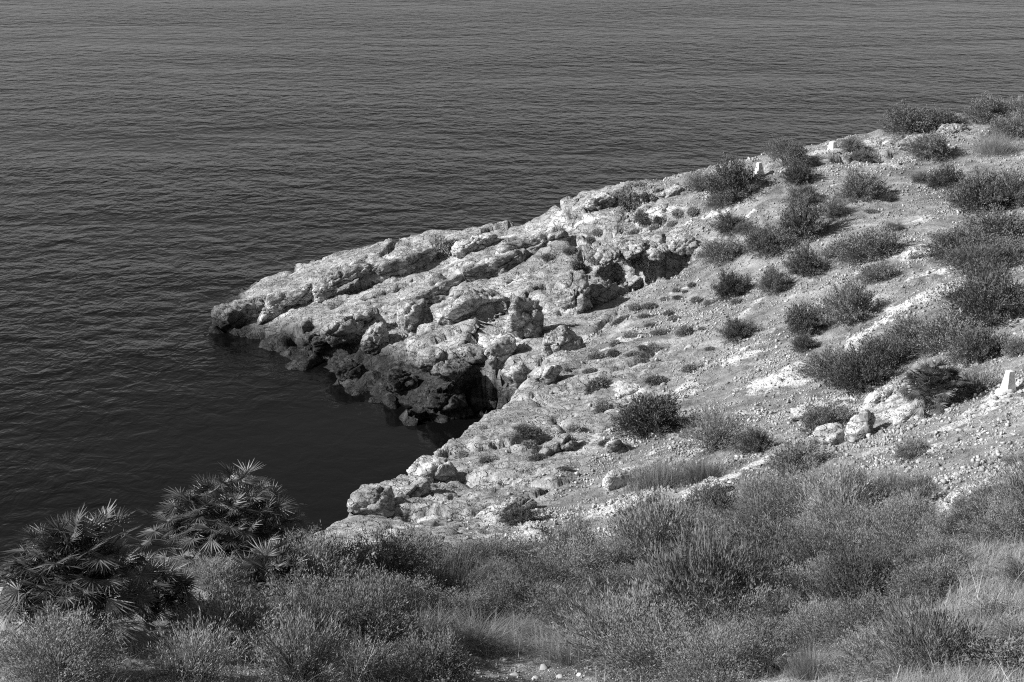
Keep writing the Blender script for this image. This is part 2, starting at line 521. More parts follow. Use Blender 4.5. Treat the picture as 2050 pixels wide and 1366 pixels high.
def build_ground(xs, ys, detail=True):
    """xs, ys: 2-D arrays of plan positions -> displaced 3-D positions, zones"""
    shp = xs.shape
    x, y = xs.ravel(), ys.ravel()
    zl = land_z(x, y)
    cd = coast_dist(x, y)
    q3 = np.stack([x, y, zl], 1)
    wob = fbm(q3 * 0.55, 3) * 0.5 + fbm(q3 * 1.7 + 5, 3) * 0.25
    cdw = cd + wob * 0.8
    left = sstep(-4.0, -8.0, x) * sstep(45, 35, y)          # gentler bank under the palms
    head = sstep(44, 53, y)                                 # the headland
    k1 = 3.4 * (1 - head) + 1.9 * head
    k1 = k1 * (1 - left) + 1.5 * left
    prof = np.where(cdw > 0, k1 * cdw - 0.05, 0.8 * cdw - 0.05)
    # soft minimum of land surface and cliff profile
    kk = 0.22
    hh = np.clip(0.5 + 0.5 * (prof - zl) / kk, 0, 1)
    z = prof * (1 - hh) + zl * hh - kk * hh * (1 - hh)
    z = np.maximum(z, -2.5)
    P = np.stack([x, y, z], 1)
    px, py = project(P)
    vis = (y > 8)
    rock = np.maximum(blobs(px, py, ROCK_BLOBS), sstep(2.6, 0.6, cd)) * vis
    rock = np.maximum(rock, 0.85 * sstep(7.0, 4.0, cd) * sstep(30, 34, y) * sstep(52, 49, y) * sstep(9, 5, x))
    rock = np.maximum(rock, sstep(6.5, 4.5, cd) * sstep(60, 64, y) * sstep(8, 3, x))
    rock = np.clip(rock + wob * 0.35 * (rock > 0.02), 0, 1)
    pale = blobs(px, py, PALE_BLOBS, 0.1, 1.7) * vis
    al_, ac_ = x * .857 + y * .515, -x * .515 + y * .857
    ledge = fbm(np.stack([al_ * .16, ac_ * .55, zl * .3], 1) + 40, 4)
    pale = np.maximum(pale, 0.75 * sstep(.12, .5, ledge) * sstep(22, 28, y) * (1 - rock))
    # beds: ledges that step up away from the viewer, along the strike of the rock
    cs, sn = 0.857, 0.515
    along = P[:, 0] * cs + P[:, 1] * sn
    across = -P[:, 0] * sn + P[:, 1] * cs
    q = z - 0.17 * along + fbm(np.stack([along * .16, across * .5, z * .4], 1), 3) * 0.6
    st = 1.05
    fr = q / st
    fl = np.floor(fr)
    f = fr - fl
    ter = (fl + sstep(0.4, 1.0, f) * 0.85 + f * 0.15 + 0.12) * st
    amp = rock * sstep(46, 52, y) * 0.8 * (0.35 + 0.65 * sstep(-11, -6, x)) + rock * sstep(50, 42, y) * 0.10
    P[:, 2] += (ter - q) * amp
    lip = np.exp(-((f - 0.93) / 0.12) ** 2)
    P[:, 1] -= lip * 0.30 * amp
    P[:, 0] += lip * 0.08 * amp
    # blocks and cracks, drawn out along the strike
    bl = np.stack([along * 0.17, across * 0.42, P[:, 2] * 0.65 - along * 0.10], 1)
    bl += 0.22 * np.stack([fbm(P * 0.55, 3), fbm(P * 0.55 + 9, 3), fbm(P * 0.55 + 21, 3)], 1)
    f1, f2, cid = worley(bl)
    crack = np.exp(-((f2 - f1) / 0.03))
    cell = (_J[cid][:, 0] - 0.5)
    tilt = (_J[cid][:, 1] - 0.5) * np.clip(f1, 0, 1)
    g1, g2, gid = worley(bl * np.array([2.6, 2.6, 2.6]) + 3.3 + 0.5 * fbm(P * 1.9, 2)[:, None])
    crack2 = np.exp(-((g2 - g1) / 0.06))
    rg = fbm(P * np.array([1.0, 1.6, 1.6]), 5, ridged=True)
    hd = 0.45 + 0.55 * sstep(47, 53, y)
    disp = rock * (0.65 * hd * cell + 0.45 * hd * tilt - 0.40 * crack - 0.09 * crack2 + 0.08 * (_J[gid][:, 2] - 0.5) + 0.16 * fbm(P * 0.9, 5, gain=0.5) + 0.07 * rg)
    disp += (1 - rock) * (0.12 * fbm(P * 0.9, 4) + 0.04 * fbm(P * 6, 3))
    disp += pale * (1 - rock) * (0.07 + 0.16 * fbm(P * np.array([1.5, 3.0, 3.0]), 4, ridged=True) - 0.05 * crack2)
    grid = P.reshape(shp + (3,))
    du = np.gradient(grid, axis=1)
    dv = np.gradient(grid, axis=0)
    nrm = np.cross(du, dv).reshape(-1, 3)
    nrm /= np.maximum(np.linalg.norm(nrm, axis=1)[:, None], 1e-9)
    nrm[nrm[:, 2] < 0] *= -1
    fade = sstep(-2.2, -0.3, P[:, 2])
    P = P + nrm * (disp * fade)[:, None]
    jx, jy = fbm(P * 1.6 + 3, 4), fbm(P * 1.6 + 31, 4)
    hol = hollow(px + 16 * jx, py + 12 * jy) * vis
    P[:, 2] -= hol
    P[:, 1] += (hol > .15) * .25 * jx
    P[:, 0] += (hol > .15) * .25 * jy
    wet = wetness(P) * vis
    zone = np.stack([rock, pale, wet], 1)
    return P, zone


t_edge = np.linspace(-1, 1, 601)
t_col = t_edge + 1.4 * np.sign(t_edge) * np.clip((np.abs(t_edge) - 0.94) / 0.06, 0, 1) ** 2
rows = [6.0]
while rows[-1] < 84:
    rows.append(rows[-1] + max(0.035, 0.0030 * rows[-1]))
rows = list(np.linspace(-30, 5.5, 24)) + rows + [86, 89, 94, 100, 110]
rows = np.array(rows)
wid = 0.34 * np.maximum(rows, 5) + 5.0
gx = t_col[None, :] * wid[:, None]
gy = np.repeat(rows[:, None], len(t_col), 1)
GP, GZONE = build_ground(gx, gy)
nr, nc = gx.shape
ii = np.arange(nr * nc).reshape(nr, nc)
gf = np.stack([ii[:-1, :-1], ii[:-1, 1:], ii[1:, 1:], ii[1:, :-1]], -1).reshape(-1, 4)
keep = GP[:, 2][gf].max(1) > -1.4
gf = gf[keep]
used = np.zeros(len(GP), bool)
used[gf.ravel()] = True
remap = np.cumsum(used) - 1
GP, GZONE, gf = GP[used], GZONE[used], remap[gf]
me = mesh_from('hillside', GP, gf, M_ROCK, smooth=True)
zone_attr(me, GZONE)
hill = add('hillside', me)
hill['kind'] = 'structure'
GROUND = BVHTree.FromPolygons(GP.tolist(), gf.tolist())


def hit(px, py, tries=12):
    d = Vector(ray(px, py)).normalized()
    loc, nor, idx, dist = GROUND.ray_cast(Vector(CAM), d)
    if loc is None:
        return hit(px, py + 12, tries - 1) if tries else (None, None)
    if nor.z < 0:
        nor = -nor
    return loc, nor


def drop(x, y):
    loc, nor, idx, dist = GROUND.ray_cast(Vector((x, y, 60)), Vector((0, 0, -1)))
    if loc is None:
        return None, None
    return loc, nor


# ------------------------------------------------------------------ the sea
def sea_material():
    m, nt, b, out = mat('sea_water')
    geo = N(nt, 'ShaderNodeNewGeometry')
    pos = geo.outputs['Position']

    def waves(rot, sx, sy, scale, detail, rough, dist):
        mp = N(nt, 'ShaderNodeMapping')
        nt.links.new(pos, mp.inputs[0])
        mp.inputs['Rotation'].default_value = (0, 0, rot)
        mp.inputs['Scale'].default_value = (sx, sy, 1)
        return noise_node(nt, mp.outputs[0], scale, detail, rough, dist)
    a = waves(0.12, 0.95, 1.0, 0.5, 2, 0.5, 0.3)
    c = waves(0.42, 1.1, 1.0, 1.15, 3, 0.55, 0.5)
    d = waves(-0.3, 1.3, 1.0, 3.2, 3, 0.6, 0.4)
    # cat's paws: patches of calmer and rougher water
    mpp = N(nt, 'ShaderNodeMapping')
    nt.links.new(pos, mpp.inputs[0])
    mpp.inputs['Rotation'].default_value = (0, 0, 0.5)
    mpp.inputs['Scale'].default_value = (0.5, 1.3, 1)
    patch = map_range(nt, noise_node(nt, mpp.outputs[0], 0.05, 4, 0.6), 0.34, 0.66, 0.4, 1.6)
    h = math_node(nt, 'ADD', math_node(nt, 'MULTIPLY', a, 0.36), math_node(nt, 'MULTIPLY', c, 0.30))
    h = math_node(nt, 'ADD', h, math_node(nt, 'MULTIPLY', d, 0.055))
    h = math_node(nt, 'MULTIPLY', h, patch)
    # sheltered, calmer water in the lee of the headland
    vd = N(nt, 'ShaderNodeVectorMath', operation='DISTANCE')
    nt.links.new(pos, vd.inputs[0])
    vd.inputs[1].default_value = (-3.0, 48.0, 0)
    h = math_node(nt, 'MULTIPLY', h, map_range(nt, vd.outputs['Value'], 6.0, 19.0, 0.09, 1.0))
    bump = N(nt, 'ShaderNodeBump')
    bump.inputs['Strength'].default_value = 1.0
    bump.inputs['Distance'].default_value = 0.48
    nt.links.new(h, bump.inputs['Height'])
    nt.links.new(bump.outputs[0], b.inputs['Normal'])
    b.inputs['Base Color'].default_value = (0.004, 0.004, 0.004, 1)
    b.inputs['Roughness'].default_value = 0.08
    b.inputs['IOR'].default_value = 1.24
    return m


S = 9000.0
sea_me = mesh_from('sea', [(-S, -S, 0), (S, -S, 0), (S, S, 0), (-S, S, 0)], [(0, 1, 2, 3)], sea_material())
sea = add('sea', sea_me)
sea['kind'] = 'structure'

# ------------------------------------------------------------------ rocks
import bmesh
_ICO = {}


def ico(level):
    if level not in _ICO:
        bm = bmesh.new()
        bmesh.ops.create_icosphere(bm, subdivisions=level, radius=1.0)
        bm.verts.ensure_lookup_table()
        v = np.array([vv.co[:] for vv in bm.verts])
        v /= np.linalg.norm(v, axis=1)[:, None]
        f = np.array([[l.index for l in ff.verts] for ff in bm.faces])
        bm.free()
        _ICO[level] = (v, f)
    return _ICO[level]


def rock_shape(level, seed, planes=14, rough=1.0, soft=38.0, abc=(1, 1, 1), boxy=3.2):
    """angular rock: a rounded box cut by random planes, roughened at real-world scale; abc = half sizes in metres"""
    v, f = ico(level)
    abc = np.array(abc, float)
    rs = np.random.RandomState(seed)
    base = 1.0 / (np.abs(v) ** boxy).sum(1) ** (1 / boxy)
    n = rs.normal(size=(planes, 3))
    if abc[2] < .5 * abc[0]:
        n[:, 2] *= .35
    n /= np.linalg.norm(n, axis=1)[:, None]
    d = rs.uniform(0.55, 1.0, planes)
    inv = np.concatenate([np.maximum(v @ n.T, 0.02) / d[None, :], (1.0 / base)[:, None]], 1)
    r = soft / np.log(np.exp(inv * soft).sum(1))
    r = np.clip(r, 0.45, 1.3)
    p = v * r[:, None] * abc
    o = seed * 3.7
    # outward direction of the scaled shape
    nn = v / abc
    nn /= np.linalg.norm(nn, axis=1)[:, None]
    m_ = float(abc.min())
    big = float(abc.max())
    q = p / max(m_, .25) * 0.55
    dsp = 0.22 * m_ * fbm(q * 1.1 + o, 5, gain=.5) + 0.12 * m_ * (fbm(q * 2.3 + o + 7, 4, ridged=True) - .4)
    if big > 0.3:
        w1, w2, wi = worley(q * np.array([.7, 1.3, 1.5]) + o + .25 * fbm(q * 2 + o, 2)[:, None])
        dsp = dsp - 0.30 * m_ * np.exp(-(w2 - w1) / 0.05) + 0.20 * m_ * (_J[wi][:, 1] - .5)
        e1, e2, ei = worley(q * 3.6 + o)
        dsp = dsp - 0.10 * m_ * np.exp(-(e2 - e1) / 0.09)
    return p + nn * (dsp * rough)[:, None], f


def place_rock(name, px, py, abc, yaw, dip, seed, label, cat='rock', group=None, sink=0.35, pale=0.3, level=5, rough=1.0, roll=0, lift=0.0, planes=11, at_y=None):
    loc, nor = hit(px, py)
    if at_y:
        loc = at(px, py, at_y)
    if loc is None:
        return None
    p, f = rock_shape(level, seed, planes=planes, rough=rough, abc=abc)
    M = np.array((Matrix.Rotation(R(yaw), 3, 'Z') @ Matrix.Rotation(R(-dip), 3, 'Y') @ Matrix.Rotation(R(roll), 3, 'X')))
    p = p @ M.T
    c = np.array(loc) + np.array([0, 0, 1.0]) * (abc[2] * (1 - 2 * sink) * 0.5 + lift)
    me_ = mesh_from(name, p, f, M_ROCK, smooth=True)
    wp = p + c
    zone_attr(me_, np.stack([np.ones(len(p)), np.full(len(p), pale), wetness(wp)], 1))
    o = add(name, me_, loc=c.tolist())
    return tag(o, label, cat, group)


ROCKS = [
    # name, px, py, (along, across, up) m, yaw, dip, sink, pale, label
    ('rock_slab', 578, 618, (1.75, .75, .50), 33, 9, .30, .45, 'pale bulging rock slab overhanging a dark slot near the headland tip'),
    ('rock', 655, 594, (.62, .42, .36), 25, 5, .3, .4, 'small pale block wedged between slabs near the headland tip'),
    ('rock_slab', 790, 537, (2.1, .7, .42), 24, 8, .35, .35, 'long shelf of rock shading a groove under the headland crest'),
    ('rock_slab', 690, 563, (1.35, .6, .40), 26, 8, .35, .4, 'broad rock slab on the crest just left of the long shelf'),
    ('rock_slab', 865, 600, (2.7, .7, .42), 30, 10, .35, .35, 'longest tilted slab across the middle of the headland'),
    ('rock_slab', 712, 672, (1.45, .75, .62), 30, 10, .30, .35, 'blunt ended rock slab above the dark wet block'),
    ('boulder', 832, 650, (.85, .7, .62), 35, 10, .3, .25, 'rounded boulder left of the largest headland boulder'),
    ('boulder', 940, 628, (1.5, .9, .72), 28, 8, .3, .3, 'largest headland boulder with a dark overhang beneath'),
    ('boulder', 757, 690, (.7, .6, .5), 20, 5, .3, .05, 'dark grey boulder below the headland slabs'),
    ('rock_slab', 640, 695, (.95, .6, .38), 25, 6, .35, 0, 'dark wet block at the foot of the headland'),
    ('boulder', 1052, 672, (.72, .65, .85), 15, 0, .3, .25, 'round knob of rock standing above the black cove hollow'),
    ('boulder', 1002, 722, (.62, .5, .55), 15, 5, .25, .4, 'pale nose of rock right beside the black cove hollow'),
    ('boulder', 1037, 768, (.55, .4, .42), 30, 10, .25, .55, 'pale angular boulder at the inner end of the cove'),
    ('boulder', 1092, 762, (.62, .35, .3), 32, 12, .3, .5, 'low pale boulder right of the angular cove boulder'),
    ('boulder', 1150, 622, (.72, .7, .95), 40, 10, .3, .3, 'tall leaning boulder casting a black shadow on its right'),
    ('rock_slab', 1205, 602, (.8, .4, .45), 38, 12, .35, .15, 'grey slab right of the tall leaning boulder'),
    ('rock_slab', 985, 545, (2.0, .6, .40), 28, 9, .35, .35, 'stepped slab high on the headland below its crest'),
    ('rock_slab', 1065, 498, (2.0, .55, .36), 25, 9, .4, .45, 'thin pale slab along the headland crest'),
    ('rock_slab', 950, 497, (1.1, .45, .30), 22, 8, .35, .7, 'bright slab tip on the headland crest against the sea'),
    ('rock', 1120, 700, (.8, .6, .55), 35, 10, .4, .3, 'cracked rock between the round knob and the scree'),
    ('rock', 880, 735, (.8, .6, .45), 10, 0, .35, .0, 'dark wet lump of rock in the middle of the cove cliff'),
    ('rock', 800, 770, (.8, .6, .45), 10, 0, .35, .0, 'dark wet lump low on the left of the cove cliff'),
    ('rock', 890, 810, (.7, .6, .5), 15, 0, .35, .0, 'dark wet lump at the waterline of the cove'),
    ('rock', 700, 745, (.9, .5, .3), -20, 0, .4, .0, 'flat dark ledge of rock along the cove waterline'),
    ('cave_roof_rock', 1216, 512, (.62, .75, .30), 20, 5, .5, .1, 'ragged dark rock roofing the left end of the small cave'),
    ('cave_roof_rock', 1264, 500, (.70, .80, .30), 25, 6, .5, .25, 'ragged rock roofing the left middle of the small cave'),
    ('cave_roof_rock', 1312, 502, (.62, .80, .36), 25, 6, .5, .25, 'lowest hanging rock of the small cave roof'),
    ('cave_roof_rock', 1360, 488, (.70, .75, .30), 28, 12, .5, .3, 'ragged rock roofing the right end of the small cave'),
    ('cave_back_rock', 1255, 492, (.9, .8, .36), 25, 6, .5, .3, 'rock behind the left part of the small cave roof'),
    ('cave_back_rock', 1310, 484, (.9, .8, .36), 25, 8, .5, .3, 'rock behind the middle of the small cave roof'),
    ('cave_back_rock', 1362, 474, (.8, .8, .34), 28, 10, .5, .3, 'rock behind the right part of the small cave roof'),
    ('overhang_rock', 948, 708, (1.0, .75, .28), 25, -6, .5, .25, 'rock ledge arching over the black cove hollow'),
    ('overhang_rock', 905, 745, (.7, .8, .45), 15, 0, .4, .0, 'dark rock jutting out left of the black cove hollow'),
    ('boulder', 1262, 574, (.62, .4, .42), 30, 8, .30, .3, 'boulder on the lip just below the small cave'),
    ('boulder', 1724, 876, (.36, .34, .50), 20, -28, .15, .6, 'large pale standing boulder on the right slope casting a dark shadow'),
    ('boulder', 1655, 888, (.46, .36, .38), 10, 10, .2, .5, 'pale boulder under a bush left of the standing boulder'),
    ('boulder', 1236, 972, (.38, .22, .34), 30, 25, .2, .8, 'bright angular boulder at the foot of a grassy bush mid slope'),
    ('boulder', 795, 990, (.85, .65, .48), 30, 10, .45, .3, 'big rough boulder on the near shore edge of the cove'),
    ('boulder', 862, 958, (.62, .5, .5), 40, 10, .35, .35, 'rough boulder behind the big one on the near shore'),
    ('boulder', 745, 1010, (.6, .5, .42), 30, 10, .4, .3, 'rough low boulder in front of the big one on the near shore'),
    ('rock_slab', 1195, 412, (.85, .5, .28), 20, 8, .3, .6, 'pale slab end on the skyline where the headland begins'),
    ('rock_slab', 1345, 388, (.9, .5, .26), 20, 8, .35, .5, 'flat pale slab on the skyline left of the ridge bushes'),
    ('rock_slab', 1510, 372, (.75, .3, .16), 15, 10, .4, .5, 'thin dark edged slab just below the tall ridge marker post'),
    ('rock_slab', 1830, 288, (1.1, .6, .30), 15, 6, .45, .1, 'grey dome of rock among the skyline bushes'),
    ('rock_slab', 1905, 262, (1.0, .6, .28), 15, 6, .45, .1, 'tilted grey slab below the far right skyline bushes'),
    ('rock_slab', 1765, 800, (.62, .3, .22), 25, 14, .35, .95, 'bright white slab left of the slope fan palm'),
    ('rock_slab', 1835, 826, (.75, .28, .16), 25, 14, .4, .95, 'bright white slab in front of the slope fan palm'),
    ('rock_slab', 1610, 835, (.5, .3, .22), 20, 10, .35, .8, 'white rock step left of the boulder bush'),
    ('rock_slab', 1410, 985, (.65, .26, .2), 28, 14, .4, .95, 'bright slab edging the foreground scrub'),
    ('rock_slab', 1262, 1012, (.95, .25, .14), 25, 12, .4, .9, 'long thin white ledge below the bright angular boulder'),
    ('rock_slab', 1960, 992, (.62, .25, .18), 15, 8, .4, .9, 'white ledge at the right above the foreground scrub'),
    ('rock_slab', 1235, 905, (.55, .35, .34), 25, 10, .4, .6, 'pale rock hump above the bright angular boulder'),
    ('rock_slab', 1255, 792, (.5, .35, .25), 20, 8, .4, 1.0, 'isolated bright white hump in the scree below the headland'),
    ('rock_slab', 1110, 905, (1.0, .4, .3), 35, 12, .45, .1, 'smooth grey slab with dark plants along it near the cove edge'),
    ('rock_slab', 1010, 1025, (.9, .4, .2), 32, 14, .5, .5, 'smooth sloping slab just above the foreground bushes'),
    ('rock_slab', 1905, 590, (.5, .3, .2), 25, 8, .4, .6, 'pale low rock below the big right hand bushes'),
    ('rock_slab', 1850, 512, (.8, .5, .26), 20, 8, .45, .8, 'white flat outcrop left of the big right hand bushes'),
    ('boulder', 1588, 1330, (.24, .18, .17), 10, 0, .4, .4, 'pale rock hung with trailing stems at the bottom edge'),
    ('boulder', 945, 1328, (.13, .1, .07), 20, 0, .3, .2, 'largest of the stones at the bottom edge of the picture'),
    ('boulder', 897, 1346, (.1, .07, .06), 10, 0, .3, .7, 'pale stone left of the largest bottom edge stone'),
    ('boulder', 1055, 1305, (.1, .08, .06), 40, 0, .3, .6, 'pale flat stone right of the largest bottom edge stone'),
    ('boulder', 1826, 1250, (.13, .1, .09), 0, 0, .3, .3, 'middle stone in the shaded hollow at lower right'),
    ('boulder', 1820, 1234, (.1, .08, .07), 30, 0, .3, .4, 'top stone in the shaded hollow at lower right'),
    ('boulder', 1858, 1258, (.1, .08, .06), 60, 0, .3, .3, 'right stone in the shaded hollow at lower right'),
    ('boulder', 1925, 1232, (.08, .07, .06), 15, 0, .3, .6, 'pale stone among dry stems right of the shaded hollow'),
    ('rock', 487, 638, (1.2, 1.0, .5), 30, 4, .5, 0, 'dark rounded nose of rock at the very tip of the headland'),
]
for k, (nm, px, py, abc, yaw, dip, sink, pale, label) in enumerate(ROCKS):
    big = max(abc)
    if px < 1215 and py < 790 and 'cave' not in nm and 'roof' not in nm and 'overhang' not in nm:
        abc, sink = (abc[0], abc[1], abc[2] * 1.25), sink - .14
    place_rock(nm, px, py, abc, yaw, dip, 100 + k, label, cat='boulder' if nm == 'boulder' else 'rock', sink=sink, pale=pale, level=5 if big > .6 else 4,
               rough=1.35 if nm == 'rock_slab' else 1.7 if nm == 'cave_roof_rock' else .85 if px > 1200 else 1.1, at_y=61.35 if nm == 'cave_roof_rock' else 62.6 if nm == 'cave_back_rock' else (55.3 if px > 940 else 53.9) if nm == 'overhang_rock' else None)

# ------------------------------------------------------------------ plant meshes
def frames(d):
    """two unit vectors perpendicular to the directions d"""
    up = np.where(np.abs(d[:, 2:3]) > 0.9, np.array([[1.0, 0, 0]]), np.array([[0, 0, 1.0]]))
    a = np.cross(d, up)
    a /= np.linalg.norm(a, axis=1)[:, None]
    return a, np.cross(d, a)


def unit(v):
    return v / np.maximum(np.linalg.norm(v, axis=1)[:, None], 1e-9)


def bush_meshes(name, seed, n_branch, n_leaf, leaf_len, leaf_w, leafmat, height=0.85, upright=0.45, spread=1.0, inner=0.5, stem_n=60, lump=0.48):
    """unit bush: about 2 m across (radius 1), `height` high; returns (foliage mesh, stems mesh)"""
    rs = np.random.RandomState(seed)
    az = rs.uniform(0, 2 * np.pi, n_branch)
    ce = rs.uniform(0.02, 1.0, n_branch) ** 0.8
    se = np.sqrt(1 - ce ** 2)
    dirs = np.stack([np.cos(az) * se, np.sin(az) * se, ce], 1)
    rad = 1 + lump * fbm(dirs * 1.7 + seed * 1.3, 3) + lump * 0.8 * fbm(dirs * 4.5 + seed, 2)
    rad *= rs.uniform(0.82, 1.06, n_branch)
    tips = dirs * rad[:, None] * np.array([spread, spread, height])
    base = np.stack([rs.normal(0, .12, n_branch), rs.normal(0, .12, n_branch), np.full(n_branch, -0.05)], 1)
    ctrl = base + (tips - base) * 0.45 + np.array([0, 0, 1]) * (upright * 0.25)
    wts = rs.rand(n_branch) ** 1.6 + .05
    b_i = rs.choice(n_branch, n_leaf, p=wts / wts.sum())
    t = inner + (1 - inner) * rs.rand(n_leaf) ** 0.7
    tt = t[:, None]
    p = (1 - tt) ** 2 * base[b_i] + 2 * tt * (1 - tt) * ctrl[b_i] + tt ** 2 * tips[b_i]
    tan = unit(2 * (1 - tt) * (ctrl[b_i] - base[b_i]) + 2 * tt * (tips[b_i] - ctrl[b_i]))
    p = p + rs.normal(0, 0.035, (n_leaf, 3))
    p[:, 2] = np.maximum(p[:, 2], 0.0)
    d = unit(tan + rs.normal(0, 0.55, (n_leaf, 3)) + np.array([0, 0, upright]))
    side, _ = frames(d)
    rot = rs.uniform(0, 2 * np.pi, n_leaf)[:, None]
    side = side * np.cos(rot) + np.cross(d, side) * np.sin(rot)
    L = (leaf_len * rs.uniform(0.6, 1.4, n_leaf))[:, None]
    Wd = (leaf_w * rs.uniform(0.6, 1.3, n_leaf))[:, None]
    v = np.stack([p, p + d * L * 0.45 + side * Wd, p + d * L, p + d * L * 0.45 - side * Wd], 1).reshape(-1, 3)
    f = np.arange(n_leaf * 4).reshape(-1, 4)
    fol = mesh_from(name + '_foliage', v, f, leafmat)
    # stems
    vs, fs = [], []
    for k in range(min(stem_n, n_branch)):
        prev = None
        for s_ in range(5):
            u = s_ / 4
            c = (1 - u) ** 2 * base[k] + 2 * u * (1 - u) * ctrl[k] + u ** 2 * tips[k] * 1.03
            w = 0.012 * (1 - 0.8 * u) + 0.002
            i0 = len(vs)
            for q in range(3):
                a = q * 2.094
                vs.append((c[0] + w * math.cos(a), c[1] + w * math.sin(a), c[2] + 0.3 * w * math.sin(a * 2)))
            if prev is not None:
                for q in range(3):
                    fs.append((prev + q, prev + (q + 1) % 3, i0 + (q + 1) % 3, i0 + q))
            prev = i0
    stm = mesh_from(name + '_stems', vs, fs, M_STEM)
    return fol, stm


def blades(rs, base, length, lean, width, segs=3, droop=0.5, az=None):
    n = len(base)
    if az is None:
        az = rs.uniform(0, 2 * np.pi, n)
    h = np.stack([np.cos(az), np.sin(az), np.zeros(n)], 1)
    sd = np.stack([-np.sin(az + rs.normal(0, .8, n)), np.cos(az + rs.normal(0, .8, n)), np.zeros(n)], 1)
    rows_ = []
    for k in range(segs + 1):
        u = k / segs
        c = base + h * (length * lean * (u + droop * u * u))[:, None]
        c[:, 2] += length * (u - 0.5 * droop * lean * u * u)
        w = width * (1 - 0.92 * u)
        rows_.append(c - sd * w[:, None])
        rows_.append(c + sd * w[:, None])
    v = np.stack(rows_, 1).reshape(-1, 3)
    m_ = 2 * (segs + 1)
    off = np.arange(n)[:, None] * m_
    f = np.concatenate([off + np.array([[2 * k, 2 * k + 1, 2 * k + 3, 2 * k + 2]]) for k in range(segs)], 0)
    return v, f


def tussock_mesh(name, seed, n, matl, lean=0.7, width=0.0045):
    rs = np.random.RandomState(seed)
    r = np.abs(rs.normal(0, 0.42, n))
    a = rs.uniform(0, 2 * np.pi, n)
    base = np.stack([r * np.cos(a), r * np.sin(a), np.zeros(n) - 0.05], 1)
    ln = rs.uniform(0.2, 1.0, n) ** 1.2
    le = np.clip(rs.normal(0.25, 0.35, n) + r * .5 * lean + rs.rand(n) * 0.5 * lean, 0, 1.8)
    v, f = blades(rs, base, ln, le, np.full(n, width) * rs.uniform(.6, 1.4, n), az=a + rs.normal(0, 1.1, n))
    return mesh_from(name, v, f, matl)


BUSH = {
    'fine': [bush_meshes('fine_scrub', 11 + k, 480, 15000, 0.048, 0.0058, M_LEAF['mid'], height=.8, upright=.5) for k in range(3)],
    'dark': [bush_meshes('dark_scrub', 31 + k, 380, 12500, 0.055, 0.0078, M_LEAF['dark'], height=.85, upright=.35, lump=.55) for k in range(3)],
    'pale': [bush_meshes('dry_scrub', 51 + k, 380, 7000, 0.075, 0.006, M_LEAF['pale'], height=.85, upright=.7, inner=.35, stem_n=160) for k in range(2)],
    'curly': [bush_meshes('leafy_scrub', 71, 170, 5200, 0.075, 0.018, M_LEAF['pale'], height=.8, upright=.3, inner=.55, lump=.45)],
    'heath': [bush_meshes('heath_scrub', 81 + k, 520, 10000, 0.10, 0.0075, M_LEAF['mid'], height=1.0, upright=.9, lump=.4) for k in range(2)],
}
BUSH['fine_far'] = [bush_meshes('slope_scrub', 111 + k, 420, 14000, 0.065, 0.0105, M_LEAF['mid'], height=.85, upright=.5, inner=.4) for k in range(3)]
BUSH['dark_far'] = [bush_meshes('dark_slope_scrub', 131 + k, 360, 13000, 0.070, 0.0125, M_LEAF['dark'], height=.9, upright=.4, inner=.4, lump=.55) for k in range(3)]
CUSHION = [bush_meshes('cushion', 91 + k, 400, 2600, 0.16, 0.035, M_LEAF['cushion'], height=.5, upright=.6, inner=.3, stem_n=4, lump=.25)[0] for k in range(2)]
TUSSOCK = [tussock_mesh('grass_tussock', 5 + k, 3200, M_LEAF['grass']) for k in range(2)]
TUSSOCK_DARK = [tussock_mesh('rush_tussock', 15 + k, 3000, M_LEAF['mid'], lean=0.5) for k in range(2)]
rnd = random.Random(4)


def put_bush(px, py, wpx, kind, label, group=None, name='scrub_bush', hscale=1.0, yoff=0):
    """px, py: foot of the bush; wpx: its width in the photograph"""
    loc, nor = hit(px, py)
    if loc is None:
        return None
    depth = (loc.y) / ray(px, py)[1]
    s = wpx * depth / FPX * 0.5
    e = bpy.data.objects.new(name, None)
    col.objects.link(e)
    e.empty_display_size = 0.2
    tilt = Vector((0, 0, 1)).lerp(nor, 0.35).normalized()
    e.rotation_mode = 'QUATERNION'
    e.rotation_quaternion = tilt.to_track_quat('Z', 'Y') @ Quaternion((0, 0, 1), rnd.uniform(0, 6.28))
    e.location = loc - Vector((0, 0, 0.04 * s))
    e.scale = (s * rnd.uniform(.95, 1.3), s * rnd.uniform(.85, 1.2), s * hscale * rnd.uniform(1.35, 1.75))
    tag(e, label, 'bush', group)
    if kind in BUSH:
        fol, stm = rnd.choice(BUSH[kind])
        add('foliage', fol, e)
        add('stems', stm, e)
    else:
        t = rnd.choice(TUSSOCK if kind == 'grass' else TUSSOCK_DARK)
        add('blades', t, e)
        e['category'] = 'grass tuft'
    return e


